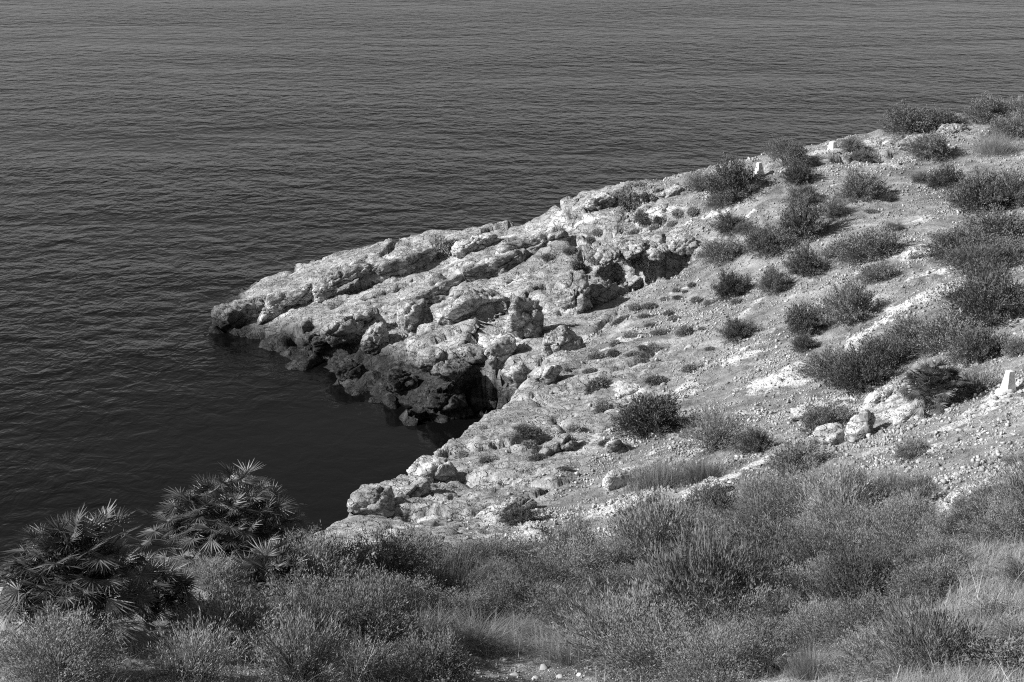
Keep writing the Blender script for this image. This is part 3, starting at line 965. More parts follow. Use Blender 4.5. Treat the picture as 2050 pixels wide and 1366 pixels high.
SLOPE_BUSHES = [  # foot x, foot y, width, kind, height factor, label
    (1403, 376, 80, 'pale', .8, 'pale dry bush at the left end of the ridge bushes'),
    (1470, 390, 120, 'dark', .8, 'big dark bush left of the tall ridge marker post'),
    (1448, 412, 65, 'fine', .9, 'grey bush below the big dark ridge bush'),
    (1575, 326, 85, 'heath', .8, 'upright bush on the skyline between the two ridge marker posts'),
    (1600, 364, 75, 'dark', .8, 'dark bush on the slope right of the tall ridge marker post'),
    (1703, 298, 48, 'fine', .8, 'small bush right beside the short ridge marker post'),
    (1727, 324, 58, 'fine', .8, 'low bush below and right of the short ridge marker post'),
    (1818, 264, 95, 'dark', .75, 'leftmost of the high bushes on the right skyline'),
    (1886, 256, 75, 'dark', .8, 'second high bush from the left on the right skyline'),
    (1860, 314, 95, 'fine', .9, 'round bush below the right skyline bushes beside a grey slab'),
    (1975, 238, 100, 'fine', .8, 'third bush on the right skyline left of the corner'),
    (2035, 235, 100, 'heath', .8, 'bush on the skyline at the right edge of the picture'),
    (2020, 275, 100, 'fine', .8, 'bush just below the right end of the skyline'),
    (1992, 306, 85, 'grass', .9, 'pale grass tuft at the upper right above the bare scree'),
    (1725, 395, 120, 'fine', .75, 'wide bush on the scree below the short ridge marker post'),
    (1612, 405, 75, 'dark', .8, 'topmost of the chain of dark bushes on the upper slope'),
    (1608, 470, 110, 'dark', 1.0, 'biggest dark bush of the chain on the upper slope'),
    (1668, 432, 70, 'pale', 1.0, 'pale twiggy bush right of the biggest dark chain bush'),
    (1540, 502, 100, 'fine', .9, 'lowest bush of the chain on the upper slope'),
    (1460, 462, 75, 'dark', .8, 'dark bush at the left of the upper slope beside a white rock'),
    (1492, 464, 48, 'fine', .7, 'small bush between the chain and the white rock'),
    (1446, 517, 95, 'fine', .8, 'bush just right above the small cave'),
    (1842, 366, 36, 'fine', 1.2, 'narrow bush on the bare scree at upper right'),
    (1893, 372, 82, 'dark', .8, 'bush with a dark right side on the bare scree at upper right'),
    (1778, 402, 32, 'dark', .9, 'small dark bush alone on the pale scree'),
    (1738, 515, 125, 'fine', .85, 'wide bush in the middle of the upper slope'),
    (1790, 462, 50, 'fine', .6, 'low bush behind the wide upper slope bush'),
    (1613, 550, 85, 'dark', 1.1, 'dark upright bush left of the wide upper slope bush'),
    (1662, 515, 60, 'pale', .8, 'dry twiggy bush between the dark upright bush and the wide one'),
    (1755, 562, 85, 'fine', .7, 'bush with a long dark shadow in mid slope'),
    (1702, 640, 110, 'fine', 1.05, 'tall bush with a black shadow in mid slope'),
    (1616, 664, 95, 'dark', .9, 'dark bush left of the tall mid slope bush'),
    (1550, 582, 72, 'fine', 1.0, 'right one of two bushes on the scree right of the cave'),
    (1466, 591, 78, 'dark', .85, 'left one of two bushes on the scree right of the cave'),
    (1476, 675, 72, 'dark', .75, 'round bush alone in the middle of the scree'),
    (1610, 699, 62, 'dark', .7, 'small dark bush below the dark mid slope bush'),
    (1300, 866, 150, 'dark', .8, 'large dark bush in the scree below the white hump'),
    (1432, 893, 140, 'pale', .8, 'large dry twiggy bush right of the large dark one'),
    (1512, 905, 95, 'dark', .75, 'dark bush right of the large dry twiggy bush'),
    (1320, 978, 150, 'rush', .7, 'grassy bush behind the bright angular boulder'),
    (1410, 962, 130, 'rush', .65, 'grassy bush to the right of the bright angular boulder'),
    (1660, 858, 125, 'fine', .7, 'bush growing over the pale boulders on the right slope'),
    (1600, 938, 130, 'fine', .75, 'bush in front of the pale boulders on the right slope'),
    (1832, 918, 80, 'fine', .9, 'bush on the pale scree right of the standing boulder'),
    (1785, 985, 130, 'rush', .7, 'grassy bush in front of the standing boulder'),
    (2042, 930, 70, 'fine', .8, 'bush cut by the right edge below the marker post'),
    (1043, 1046, 80, 'dark', .7, 'dark bush at the foot of the sloping slab by the cove'),
    # the big bushes at the right
    (1960, 415, 150, 'dark', .9, 'upper left bush of the big thicket at the right edge'),
    (2035, 405, 150, 'fine', 1.0, 'upper right bush of the big thicket at the right edge'),
    (1925, 510, 160, 'fine', .9, 'lower left bush of the big thicket at the right edge'),
    (2005, 485, 170, 'dark', .9, 'middle bush of the big thicket at the right edge'),
    (1960, 545, 165, 'heath', .7, 'lowest bush of the big thicket at the right edge'),
    (2045, 525, 120, 'fine', 1.0, 'bush at the right edge below the big thicket'),
    (1985, 640, 165, 'fine', .95, 'large round bush above the slope fan palm'),
    (2045, 620, 90, 'dark', 1.1, 'dark bush at the right edge above the fan palm'),
    (1900, 690, 140, 'fine', .75, 'bush directly above the slope fan palm'),
    (1830, 690, 120, 'fine', .75, 'bush above and left of the slope fan palm'),
    (1772, 730, 130, 'fine', .8, 'bush left of the slope fan palm'),
    (1660, 755, 115, 'fine', .75, 'leftmost bush of the row left of the slope fan palm'),
    (1722, 780, 135, 'dark', .8, 'dark bush in front of the row left of the slope fan palm'),
    (1962, 720, 120, 'dark', .9, 'dark bush to the right of the slope fan palm'),
    (2042, 710, 70, 'fine', 1.2, 'bush at the right edge behind the near marker post'),
    (1955, 785, 120, 'pale', .75, 'dry bush between the slope fan palm and the near marker post'),
]
for (px, py, w, kind, hs, label) in SLOPE_BUSHES:
    thick = .8 if 'thicket' in label or 'right edge' in label else 1.0
    put_bush(px, py, w * (.9 if thick < 1 else 1), kind + '_far' if kind in ('fine', 'dark') else kind, label, group='bushes on the rocky slope', hscale=hs * .9 * thick)

LANDMARKS = [(1520, 335, 'the tall ridge marker post'), (1667, 290, 'the short ridge marker post'), (2015, 765, 'the near marker post'), (1290, 540, 'the small cave'), (1476, 655, 'the round bush alone on the scree'),
             (1300, 830, 'the large dark bush'), (1432, 850, 'the large dry twiggy bush'), (1724, 866, 'the standing boulder'), (1870, 740, 'the slope fan palm'), (1236, 966, 'the bright angular boulder'),
             (1255, 785, 'the isolated white hump'), (1960, 990, 'the right hand white ledge'), (1110, 900, 'the smooth grey slab by the cove'), (1702, 600, 'the tall mid slope bush'), (1610, 430, 'the chain of dark bushes'),
             (1740, 480, 'the wide upper slope bush'), (1893, 350, 'the upper right scree bush'), (1990, 450, 'the big right hand thicket'), (1010, 1030, 'the smooth sloping slab'), (1410, 985, 'the bright slab edging the scrub'),
             (1345, 390, 'the flat skyline slab'), (1195, 410, 'the skyline slab end'), (905, 500, 'the headland crest'), (1600, 930, 'the bush in front of the pale boulders'), (1785, 975, 'the grassy bush before the standing boulder'),
             (1150, 520, 'the rocks left of the cave'), (1240, 650, 'the tall leaning boulder'), (1540, 480, 'the lowest chain bush'), (1620, 830, 'the white rock step')]


def landmark(px, py):
    return min(LANDMARKS, key=lambda m: (m[0] - px) ** 2 + 2.5 * (m[1] - py) ** 2)[2]


CUSHIONS = [(1272, 620, 32), (1300, 616, 26), (1293, 635, 28), (1241, 645, 32), (1262, 674, 36), (1322, 668, 34), (1371, 669, 46), (1304, 652, 26), (1357, 598, 20), (1371, 585, 18),
            (1353, 583, 18), (1385, 573, 22), (1395, 604, 24), (1420, 609, 26), (1339, 630, 26), (1286, 698, 24), (1308, 696, 22), (1195, 716, 40), (1227, 711, 30), (1265, 711, 28), (1290, 725, 26),
            (1315, 766, 44), (1195, 776, 52), (1206, 820, 34), (1385, 742, 36), (1283, 437, 30), (1318, 444, 32), (1357, 430, 30), (1388, 428, 30), (1346, 450, 28), (1244, 468, 30), (1272, 468, 26),
            (1195, 466, 26), (1307, 459, 22), (1181, 482, 24), (1090, 478, 22), (1097, 517, 30), (1142, 505, 30), (1251, 404, 60), (1318, 394, 34), (1290, 398, 26), (926, 910, 24), (975, 920, 30),
            (1052, 866, 38), (1059, 895, 36), (1150, 862, 36), (1130, 885, 36), (1105, 905, 34), (1075, 920, 34), (971, 925, 26), (1210, 890, 28), (1130, 940, 24), (1745, 425, 24), (1475, 606, 38),
            (880, 505, 50), (905, 498, 40), (1230, 500, 40), (1195, 520, 40), (1160, 540, 40), (1350, 640, 24), (1230, 690, 26), (1420, 700, 20), (1330, 600, 16), (1405, 660, 18), (1180, 745, 26)]
for (px, py, w) in CUSHIONS:
    loc, nor = hit(px, py)
    if loc is None:
        continue
    s = w * loc.y / ray(px, py)[1] / FPX * 0.5
    o = add('cushion_plant', rnd.choice(CUSHION), loc=loc, scale=(s * rnd.uniform(.8, 1.5), s * rnd.uniform(.8, 1.2), s * rnd.uniform(.6, 1.3)))
    o.rotation_mode = 'QUATERNION'
    o.rotation_quaternion = Vector((0, 0, 1)).lerp(nor, .7).to_track_quat('Z', 'Y') @ Quaternion((0, 0, 1), rnd.uniform(0, 6.28))
    on_rock = py < 530 or (px < 1180 and py > 840)
    tag(o, ('low dark cushion plant on bare rock near ' if on_rock else 'low dark cushion plant on the scree near ') + landmark(px, py), 'plant',
        'cushion plants in rock crevices' if on_rock else 'cushion plants on the scree')

# ------------------------------------------------------------------ foreground scrub
EDGE = [(0, 1290), (150, 1290), (330, 1280), (420, 1215), (520, 1200), (640, 1150), (720, 1150), (800, 1145), (880, 1135), (960, 1135), (1040, 1110), (1180, 1110), (1260, 1085), (1380, 1045), (1470, 1030), (1560, 1010),
        (1640, 1030), (1760, 1015), (1840, 1010), (1900, 1060), (1980, 1045), (2060, 1040)]


def edge_y(x):
    return float(np.interp(x, [e[0] for e in EDGE], [e[1] for e in EDGE]))


FORE = [  # foot x, foot y, width, kind, height, label
    (480, 1310, 270, 'fine', 1.0, 'big rounded bush in front of the left fan palms'),
    (390, 1362, 230, 'pale', .7, 'low dry bush along the bottom edge at left'),
    (110, 1350, 300, 'fine', .75, 'low bush in the bottom left corner'),
    (30, 1240, 130, 'pale', .7, 'dry pale tuft left of the left fan palm'),
    (430, 1170, 120, 'pale', .7, 'pale bush between the two middle fan palms'),
    (580, 1115, 150, 'fine', .6, 'bush at the sea edge right of the tall fan palm'),
    (715, 1255, 190, 'curly', .75, 'leafy bush with curled pale leaves at lower left'),
    (720, 1350, 190, 'pale', .6, 'dry bush around the bare branches at the bottom'),
    (900, 1200, 170, 'rush', .75, 'dark grassy tussock in the middle of the foreground'),
    (840, 1290, 190, 'grass', .5, 'left pale grass tuft of the bottom middle'),
    (950, 1300, 200, 'grass', .5, 'middle pale grass tuft of the bottom middle'),
    (1150, 1325, 170, 'grass', .55, 'right pale grass tuft of the bottom middle beside stones'),
    (1330, 1350, 260, 'fine', .75, 'bush at the bottom edge right of the stones'),
    (1480, 1260, 260, 'fine', .85, 'large fine bush in the middle of the right foreground'),
    (1640, 1290, 200, 'fine', .8, 'bush left of the shaded hollow'),
    (1620, 1355, 130, 'rush', .8, 'trailing grassy plant on the pale rock at the bottom edge'),
    (1960, 1075, 170, 'dark', .6, 'dark bush above the pale grass bank at right'),
]
for (px, py, w, kind, hs, label) in FORE:
    put_bush(px, py, w, kind, label, group='foreground scrub', hscale=hs)
for k, (px, py, w, kind) in enumerate([(1905, 1180, 120, 'pale'), (1985, 1240, 150, 'pale'), (2045, 1160, 130, 'pale'), (1900, 1345, 170, 'pale'), (2010, 1340, 190, 'curly'), (1800, 1355, 150, 'pale'), (2050, 1290, 150, 'pale')]):
    put_bush(px, py, w, kind, ['small dry bush at the top left of the pale grass bank', 'dry bush in the middle of the pale grass bank', 'dry bush at the right edge of the pale grass bank',
                               'dry bush at the bottom edge left of the corner', 'leafy pale bush in the bottom right corner', 'dry bush below the shaded hollow at the bottom edge',
                               'dry bush at the right edge above the corner'][k], group='foreground scrub', hscale=.5)
placed = [(f[0], f[1]) for f in FORE]
tries = 0
fill = 0
FILL = []
while tries < 4000 and fill < 122:
    tries += 1
    px = rnd.uniform(560, 2240)
    py = rnd.uniform(1010, 1372)
    if py < edge_y(px) or (1880 < px < 2150 and py > 1090 + (2050 - px) * 0.2) or (860 < px < 1200 and py > 1295) or (1760 < px < 1900 and 1200 < py < 1290):
        continue
    gap = 40 + (py - 1000) * 0.10
    if any(abs(px - a) < gap * 1.1 and abs(py - b) < gap * .62 for a, b in placed):
        continue
    placed.append((px, py))
    fill += 1
    kind = rnd.choices(['fine', 'dark', 'pale', 'heath', 'rush', 'grass'], [.58, .2, .13, .06, .02, .01])[0]
    w = rnd.uniform(95, 235) * (0.75 + (py - 1000) / 900)
    FILL.append((px, py, w, kind, rnd.uniform(.65, 1.1)))
LOOK = {'fine': 'fine grey bush', 'dark': 'dark leafy bush', 'pale': 'dry twiggy bush', 'heath': 'upright bristly bush', 'rush': 'dark grassy tuft', 'grass': 'pale grassy tuft'}
NTH = ['leftmost', 'second from left', 'third from left', 'fourth from left', 'fifth from left', 'sixth from left', 'seventh from left', 'eighth from left', 'ninth from left', 'tenth from left']
rowsby = {}
for it in FILL:
    px, py = it[0], it[1]
    row = 'along the upper edge of the thicket' if py < edge_y(px) + 55 else ('along the bottom edge of the picture' if py > 1290 else 'in the heart of the thicket')
    cx_ = ('below the near shore boulders' if px < 860 else 'below the sloping slab' if px < 1120 else 'below the bright angular boulder' if px < 1330 else
           'below the large dry bush' if px < 1540 else 'below the standing boulder' if px < 1780 else 'left of the grass bank')
    rowsby.setdefault((LOOK[it[3]], row, cx_), []).append(it)
for (look, row, cx_), items in rowsby.items():
    items.sort()
    for k, (px, py, w, kind, hs) in enumerate(items):
        lab = look + ' ' + row + ' ' + cx_ + ('' if len(items) == 1 else ', ' + NTH[k])
        put_bush(px, py, w, kind, ' '.join(lab.split()[:16]), group='foreground scrub', hscale=hs)

# ------------------------------------------------------------------ fan palms
def frond_mesh(name, seed, matl, n_leaflet=24, spread=3.9, bend=0.6, petiole=0.34, rad=0.27, cup=.12):
    """fan leaf: petiole along +X from the origin, then a round fan of narrow leaflets, joined near the hub, bent down by `bend`"""
    rs = np.random.RandomState(seed)
    v, f = [], []

    def strip(pts_, ws, side):
        i0 = len(v)
        for p_, w_ in zip(pts_, ws):
            v.append(p_ - side * w_)
            v.append(p_ + side * w_)
        for k in range(len(pts_) - 1):
            f.append((i0 + 2 * k, i0 + 2 * k + 1, i0 + 2 * k + 3, i0 + 2 * k + 2))
    hub = np.array([petiole, 0, 0.05])
    strip([np.array([0, 0, 0.]), np.array([petiole * .5, 0, .045]), hub], [.011, .008, .007], np.array([0, 1., 0]))
    strip([np.array([0, 0, 0.]), np.array([petiole * .5, 0, .045]), hub], [.007, .005, .005], np.array([0, 0., 1]))
    cb, sb = math.cos(bend), math.sin(bend)

    def tilt(p_):
        return np.array([p_[0] * cb + p_[2] * sb, p_[1], -p_[0] * sb + p_[2] * cb])
    for k in range(n_leaflet):
        a = (k / (n_leaflet - 1) - 0.5) * spread + rs.normal(0, .03)
        L = rad * (1 - 0.22 * (abs(a) / 2.0) ** 2) * rs.uniform(.85, 1.08)
        dr = np.array([math.cos(a), math.sin(a), 0.0])
        sd = np.array([-math.sin(a), math.cos(a), 0.0])
        tw = tilt(sd * 0.9 + np.array([0, 0, (0.42 if k % 2 else -0.42)]))
        p1 = dr * L * .45 + np.array([0, 0, cup * L * .3])
        p2 = dr * L + np.array([0, 0, cup * L - rs.uniform(0.0, .22) * L])
        strip([hub, hub + tilt(p1), hub + tilt(p2)], [.003, .0085, .0010], tw)
    return mesh_from(name, v, f, matl)


FRONDS = [frond_mesh('fan_frond', 3 + k, M_PALM, n_leaflet=20 + 2 * k, spread=3.0 + .35 * k, bend=.1 + .2 * k) for k in range(4)]
FRONDS_DRY = [frond_mesh('dry_frond', 13 + k, M_PALMDRY, n_leaflet=15, spread=1.5 + .4 * k, bend=.9, petiole=.38, rad=.33, cup=.3) for k in range(2)]


def put_palm(px, py, wpx, hpx, label, n, seed, stems=1, dry=0.12, low=-.3, kinds=4, squat=.6):
    loc, nor = hit(px, py)
    depth = loc.y / ray(px, py)[1]
    rx = wpx * depth / FPX * 0.5
    rz = hpx * depth / FPX
    rs = random.Random(seed)
    e = bpy.data.objects.new('fan_palm', None)
    col.objects.link(e)
    e.location = loc
    e.empty_display_size = 0.3
    tag(e, label, 'palm', 'fan palms')
    core = max(rx - 0.55, 0.12)
    heads = []
    for k in range(stems):
        a = 6.283 * k / stems + rs.uniform(0, 1)
        r = core * ((0.75 if k % 2 else .4) if stems > 1 else 0)
        heads.append(Vector((r * math.cos(a), r * math.sin(a), max(rz - squat, .22) * rs.uniform(.85, 1.0) * (1.0 if k % 2 == 0 else .62))))
    for h in heads:
        vs, fs = [], []
        steps = 6
        for k in range(steps + 1):
            u = k / steps
            c = Vector((h.x * (.35 + .65 * u), h.y * (.35 + .65 * u), -0.15 + (h.z + .15) * u))
            w = 0.085 * (1.0 - .15 * u) * (1 + .12 * (k % 2))
            for q in range(8):
                a = q * math.pi / 4
                vs.append((c.x + w * math.cos(a), c.y + w * math.sin(a), c.z))
        for k in range(steps):
            for q in range(8):
                fs.append((k * 8 + q, k * 8 + (q + 1) % 8, (k + 1) * 8 + (q + 1) % 8, (k + 1) * 8 + q))
        add('trunk', mesh_from('palm_trunk', vs, fs, M_TRUNK), e)
    for k in range(n):
        h = heads[k % len(heads)]
        az = rs.uniform(0, 6.283)
        # golden spread of elevations: many outward, some drooping, some upright
        el = math.asin(min(1, max(-.55, rs.uniform(low, 1.0))))
        is_dry = (el < R(-5) and rs.random() < .4) or rs.random() < dry * .4
        o = add('dry_frond' if is_dry else 'frond', rs.choice(FRONDS_DRY if is_dry else FRONDS[:kinds]), e)
        s = rs.uniform(.65, 1.0)
        o.scale = (s, s, s)
        off = Vector((math.cos(az) * math.cos(el), math.sin(az) * math.cos(el), math.sin(el)))
        cr = core * rs.uniform(.2, .75)
        o.location = h + Vector((off.x * cr, off.y * cr, max(off.z, -.8) * cr * .7 + rs.uniform(-.12, .05)))
        o.rotation_mode = 'QUATERNION'
        # +X to the outward direction, leaf face turned up and out
        q = Quaternion((0, 0, 1), az) @ Quaternion((0, 1, 0), -el) @ Quaternion((1, 0, 0), rs.uniform(-.6, .6))
        o.rotation_quaternion = q
    return e


put_palm(160, 1272, 350, 262, 'leftmost fan palm with dry drooping fronds above the bottom left corner', 420, 1, stems=8)
put_palm(455, 1138, 330, 192, 'tallest fan palm standing against the dark sea', 420, 2, stems=8)
put_palm(545, 1195, 220, 100, 'lower fan palm half hidden in bushes in front of the tall one', 160, 3, stems=4)
put_palm(300, 1225, 170, 120, 'fan palm filling the gap beside the black shadow at left', 120, 5, stems=3)
put_palm(1868, 810, 170, 140, 'fan palm alone among bushes on the right slope', 340, 4, stems=5, low=-.75, kinds=3, dry=.03, squat=1.15)

# ------------------------------------------------------------------ white marker posts
def put_post(px, py, h, wb, wt, yaw, label, foot=True):
    loc, nor = hit(px, py)
    e = bpy.data.objects.new('marker_post', None)
    col.objects.link(e)
    e.location = loc
    e.rotation_euler = (0, 0, R(yaw))
    tag(e, label, 'marker post', 'white marker posts')
    bm = bmesh.new()
    lv = [(-0.15, wb * 1.06), (0.0, wb), (h * .55, wb + (wt - wb) * .56), (h, wt)]
    ringv = []
    for z, w in lv:
        ringv.append([bm.verts.new((sx * w / 2, sy * w / 2, z)) for sx, sy in ((-1, -1), (1, -1), (1, 1), (-1, 1))])
    for a, b in zip(ringv[:-1], ringv[1:]):
        for q in range(4):
            bm.faces.new((a[q], a[(q + 1) % 4], b[(q + 1) % 4], b[q]))
    bm.faces.new(ringv[-1])
    bm.faces.new(ringv[0][::-1])
    bmesh.ops.bevel(bm, geom=[ed for ed in bm.edges], offset=0.008, segments=1, affect='EDGES')
    m_ = bpy.data.meshes.new('post_shaft')
    bm.to_mesh(m_)
    bm.free()
    m_.materials.append(M_PAINT)
    add('shaft', m_, e)
    if foot:
        p, f = rock_shape(3, int(px), rough=.6, abc=(wb * 1.15, wb * .85, .10))
        o = add('footing', mesh_from('post_footing', p, f, M_PAINT, smooth=True), e, loc=(-wb * .45, -wb * .1, -.02))


put_post(1519, 350, .50, .34, .15, 28, 'tall white tapered marker post on the ridge beside the big dark bush')
put_post(1667, 298, .30, .32, .20, 38, 'short white tapered marker post on the ridge farthest up the skyline', foot=False)
put_post(2018, 782, .46, .26, .13, 22, 'near white tapered marker post at the right edge beside the dry bush')

# ------------------------------------------------------------------ loose stones
STONES = []
for k in range(7):
    p, f = rock_shape(2, 300 + k, planes=7, rough=.7, soft=60, abc=(1, .8, .62), boxy=5)
    STONES.append(mesh_from('stone', p, f, M_STONE))


def scree_ok(px, py):
    if py > edge_y(px) - 15:
        return False
    if px < 1000 and py > 640:
        return py > 960 and px > 860 and py < 1080
    if px < 1240 and py < 760 - (px - 1000) * .5:
        return False
    return True


n_st = 0
tries = 0
placed_st = []
while n_st < 230 and tries < 6000:
    tries += 1
    px, py = rnd.uniform(880, 2050), rnd.uniform(330, 1090)
    # more and larger stones on the near right slope
    if rnd.random() > (0.12 + 0.88 * max(0, (py - 500) / 550)) or not scree_ok(px, py):
        continue
    loc, nor = hit(px, py)
    if loc is None or loc.z < .6:
        continue
    depth = loc.y / ray(px, py)[1]
    s = rnd.uniform(3.0, 6.0) * depth / FPX * (1.5 if rnd.random() < .08 else 1)
    o = add('stone', rnd.choice(STONES), loc=loc + Vector((0, 0, s * .25)), rot=(rnd.uniform(-.5, .5), rnd.uniform(-.5, .5), rnd.uniform(0, 6.28)), scale=(s, s, s))
    if py > 800:
        tag(o, 'loose pale stone on the near scree by ' + landmark(px, py), 'stone', 'loose stones on the near scree')
    else:
        tag(o, 'loose pale stone on the far scree by ' + landmark(px, py), 'stone', 'loose stones on the far scree')
    n_st += 1
# a few stones on the bare ground at the bottom edge and along the right
for (px, py, w) in [(960, 1350, 20), (1010, 1322, 26), (1030, 1352, 24), (1090, 1340, 28), (1120, 1356, 20), (905, 1322, 18), (1075, 1358, 22), (1160, 1352, 14), (390, 1364, 30), (1175, 1338, 12), (985, 1300, 14)]:
    loc, nor = hit(px, py)
    s = w * .5 * loc.y / ray(px, py)[1] / FPX
    o = add('stone', rnd.choice(STONES), loc=loc + Vector((0, 0, s * .05)), rot=(rnd.uniform(-.4, .4), rnd.uniform(-.4, .4), rnd.uniform(0, 6.28)), scale=(s, s, s))
    tag(o, 'small stone on the bare patch at the bottom edge', 'stone', 'small stones on the bottom bare patch')

# scree: the uncountable gravel
rs = np.random.RandomState(77)
oct_v = np.array([(1, 0, 0), (-1, 0, 0), (0, 1, 0), (0, -1, 0), (0, 0, 1), (0, 0, -1)], float)
oct_f = np.array([(0, 2, 4), (2, 1, 4), (1, 3, 4), (3, 0, 4), (2, 0, 5), (1, 2, 5), (3, 1, 5), (0, 3, 5)])
gv, gfc = [], []
_nx, _ny = np.meshgrid(np.arange(-10, 30, .25), np.arange(20, 72, .25), indexing='ij')
_GN = fbm(np.stack([(_nx * .857 + _ny * .515).ravel() * .35, (-_nx * .515 + _ny * .857).ravel() * .8, np.zeros(_nx.size) + 3], 1), 4).reshape(_nx.shape)
cnt = 0
for k in range(340000):
    if cnt >= 86000:
        break
    y = rs.uniform(22, 70)
    x = rs.uniform(-6, .345 * y + 3.5)
    loc, nor = drop(x, y)
    if loc is None or nor.z < .72 or loc.z < .8:
        continue
    ppx, ppy = project(np.array([[loc.x, loc.y, loc.z]]))
    ppx, ppy = float(ppx[0]), float(ppy[0])
    if ppy > 1100 or ppx > 2420:
        continue
    ok = scree_ok(ppx, ppy) and (loc.x > 6 or loc.y > 52 or coast_at(loc.x, loc.y) > 5.5)
    if not ok and rs.rand() > .08:
        continue
    dn = _GN[min(max(int((x + 10) / .25), 0), _GN.shape[0] - 1), min(max(int((y - 20) / .25), 0), _GN.shape[1] - 1)]
    if rs.rand() > .45 + 1.5 * dn:
        continue
    s = (1 + .5 * dn) * min(rs.lognormal(math.log(.021), .6), .085) * (1 if ok else .7)
    q = Quaternion((rs.normal(), rs.normal(), rs.normal(), rs.normal())).normalized().to_matrix()
    vv = (oct_v * rs.uniform(.55, 1.15, (6, 1)) * np.array([1, .85, .65]) * s) @ np.array(q).T + np.array(loc) + np.array([0, 0, s * .3])
    gv.append(vv)
    gfc.append(oct_f + cnt * 6)
    cnt += 1
for k in range(9000):                                  # fine gravel on the bare patch at the bottom edge
    px, py = rs.uniform(300, 1320), rs.uniform(1290, 1420)
    loc, nor = hit(px, py)
    if loc is None:
        continue
    s = min(rs.lognormal(math.log(.007), .6), .03)
    q = Quaternion((rs.normal(), rs.normal(), rs.normal(), rs.normal())).normalized().to_matrix()
    gv.append((oct_v * rs.uniform(.55, 1.15, (6, 1)) * np.array([1, .85, .65]) * s) @ np.array(q).T + np.array(loc) + np.array([0, 0, s * .3]))
    gfc.append(oct_f + cnt * 6)
    cnt += 1
sc = add('scree', mesh_from('scree', np.concatenate(gv), np.concatenate(gfc), M_STONE))
sc['kind'] = 'stuff'
sc['label'] = 'loose grey gravel and small stones covering the slope'
sc['category'] = 'gravel'

# ------------------------------------------------------------------ dry grass in the foreground and between the bushes
def grass_patch(name, n, region, hgt, label, matl, seed, width=.0028, lean=.5, wind=None):
    rs = np.random.RandomState(seed)
    base, dep = [], []
    while len(base) < n:
        px, py = region(rs)
        loc, nor = hit(px, py)
        if loc is None:
            continue
        base.append(loc[:])
        dep.append(loc.y)
    base = np.array(base)
    clump = fbm(base * 1.6 + seed, 3)
    k = len(base)
    ln = hgt * rs.uniform(.25, 1.2, k) * np.clip(.75 + 1.3 * clump, .25, 1.7)
    az = rs.uniform(0, 2 * np.pi, k) if wind is None else wind + rs.normal(0, .9, k) + clump * 1.5
    v, f = blades(rs, base, ln, np.abs(rs.normal(.35, lean * .9, k)), width * rs.uniform(.6, 1.4, k) * np.array(dep) / 16.0, az=az, droop=.7)
    o = add(name, mesh_from(name, v, f, matl))
    o['kind'] = 'stuff'
    o['label'] = label
    o['category'] = 'grass'
    return o


def reg_right(rs):
    while True:
        px, py = rs.uniform(1780, 2260), rs.uniform(1085, 1420)
        if py > 1085 + max(0, 1890 - px) * 2.3 and not (1750 < px < 1890 and 1195 < py < 1285) or (py > 1300 and px > 1690):
            return px, py


def reg_all(rs):
    while True:
        px, py = rs.uniform(-20, 2070), rs.uniform(1010, 1420)
        if py > edge_y(px) - 5 and not (870 < px < 1190 and py > 1310) and not (1750 < px < 1890 and 1200 < py < 1285):
            return px, py


def reg_mid(rs):
    while True:
        px, py = rs.normal(960, 90), rs.normal(1270, 30)
        if py < 1320:
            return px, py


grass_patch('dry_grass', 34000, reg_right, .19, 'tall pale dry grass covering the bank at lower right', M_LEAF['grass'], 1, wind=0.3)
grass_patch('thin_grass', 20000, reg_all, .20, 'thin dry grass between the foreground bushes', M_LEAF['pale'], 2)
_sx, _sy = np.meshgrid(np.arange(900, 2070, 6.0), np.arange(320, 1090, 4.0), indexing='ij')
_SN = fbm(np.stack([_sx.ravel() * .012, _sy.ravel() * .03, np.full(_sx.size, 5.0)], 1), 3).reshape(_sx.shape)


def reg_slope(rs):
    while True:
        px, py = rs.uniform(900, 2060), rs.uniform(330, 1080)
        if py > edge_y(px) or not scree_ok(px, py):
            continue
        if _SN[int((px - 900) / 6), int((py - 320) / 4)] + rs.normal(0, .12) > .06:
            return px, py


grass_patch('low_scrub', 16000, reg_slope, .13, 'thin grey ground cover in patches on the stony slope', M_LEAF['mid'], 9, width=.0030, lean=.9)
grass_patch('dry_stalks', 900, reg_right, .36, 'scattered tall dry stalks standing out of the grass bank', M_DEAD, 12, width=.0035, lean=.35)
grass_patch('pale_grass', 6000, reg_mid, .24, 'pale grass in the bottom middle of the foreground', M_LEAF['grass'], 3, wind=2.6)

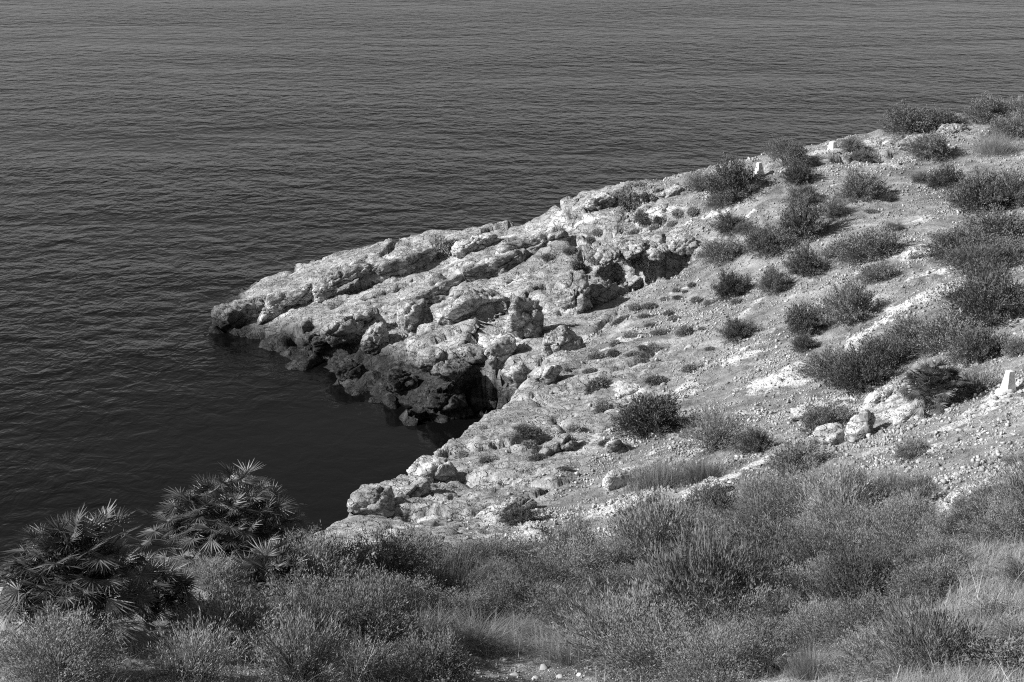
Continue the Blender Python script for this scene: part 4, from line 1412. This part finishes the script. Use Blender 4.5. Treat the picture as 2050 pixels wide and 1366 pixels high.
# ------------------------------------------------------------------ bare branches
def bare_branch(px, py, h, label, seed, n=5, lean=(0, 0), name='bare_shrub'):
    loc, nor = hit(px, py)
    rs = random.Random(seed)
    e = bpy.data.objects.new(name, None)
    col.objects.link(e)
    e.location = loc
    tag(e, label, 'dead shrub', 'bare shrubs')
    for k in range(n):
        d = Vector((lean[0] + rs.uniform(-.7, .7), lean[1] + rs.uniform(-.4, .4), 1)).normalized()
        p = Vector((rs.uniform(-.03, .03), rs.uniform(-.03, .03), -.03))
        L = h * rs.uniform(.6, 1.1)
        pts_ = [p.copy()]
        for s_ in range(7):
            d = (d + Vector((rs.uniform(-.16, .16), rs.uniform(-.16, .16), rs.uniform(-.06, .1)))).normalized()
            p = p + d * L / 7
            pts_.append(p.copy())
        lines = [(pts_, .006)]
        for t_ in range(4):
            b0 = pts_[rs.randint(2, 6)].copy()
            dd = (d + Vector((rs.uniform(-.9, .9), rs.uniform(-.9, .9), rs.uniform(-.1, .5)))).normalized()
            lines.append(([b0, b0 + dd * L * .13, b0 + dd * L * .27 + Vector((0, 0, .02))], .003))
        vs, fs = [], []
        for ln, w0 in lines:
            prev = None
            for i, c in enumerate(ln):
                w = w0 * (1 - .75 * i / (len(ln) - 1))
                i0 = len(vs)
                for q in range(4):
                    a = q * math.pi / 2
                    vs.append((c.x + w * math.cos(a), c.y + w * math.sin(a), c.z + .4 * w * math.sin(a)))
                if prev is not None:
                    for q in range(4):
                        fs.append((prev + q, prev + (q + 1) % 4, i0 + (q + 1) % 4, i0 + q))
                prev = i0
        add('branch', mesh_from('bare_branch', vs, fs, M_DEAD), e)
    return e


bare_branch(715, 1362, .42, 'bare pale branching shrub at the bottom edge left of the stones', 1, n=6)
bare_branch(1965, 1335, .42, 'long dry bare stems leaning left over the shaded hollow', 2, n=4, lean=(-.9, .1))
bare_branch(1900, 1300, .3, 'short dry bare stems beside the shaded hollow', 5, n=4, lean=(-.4, 0))
bare_branch(1480, 1230, .4, 'thin bare stems sticking out of the large fine bush', 3, n=4, lean=(.3, 0))
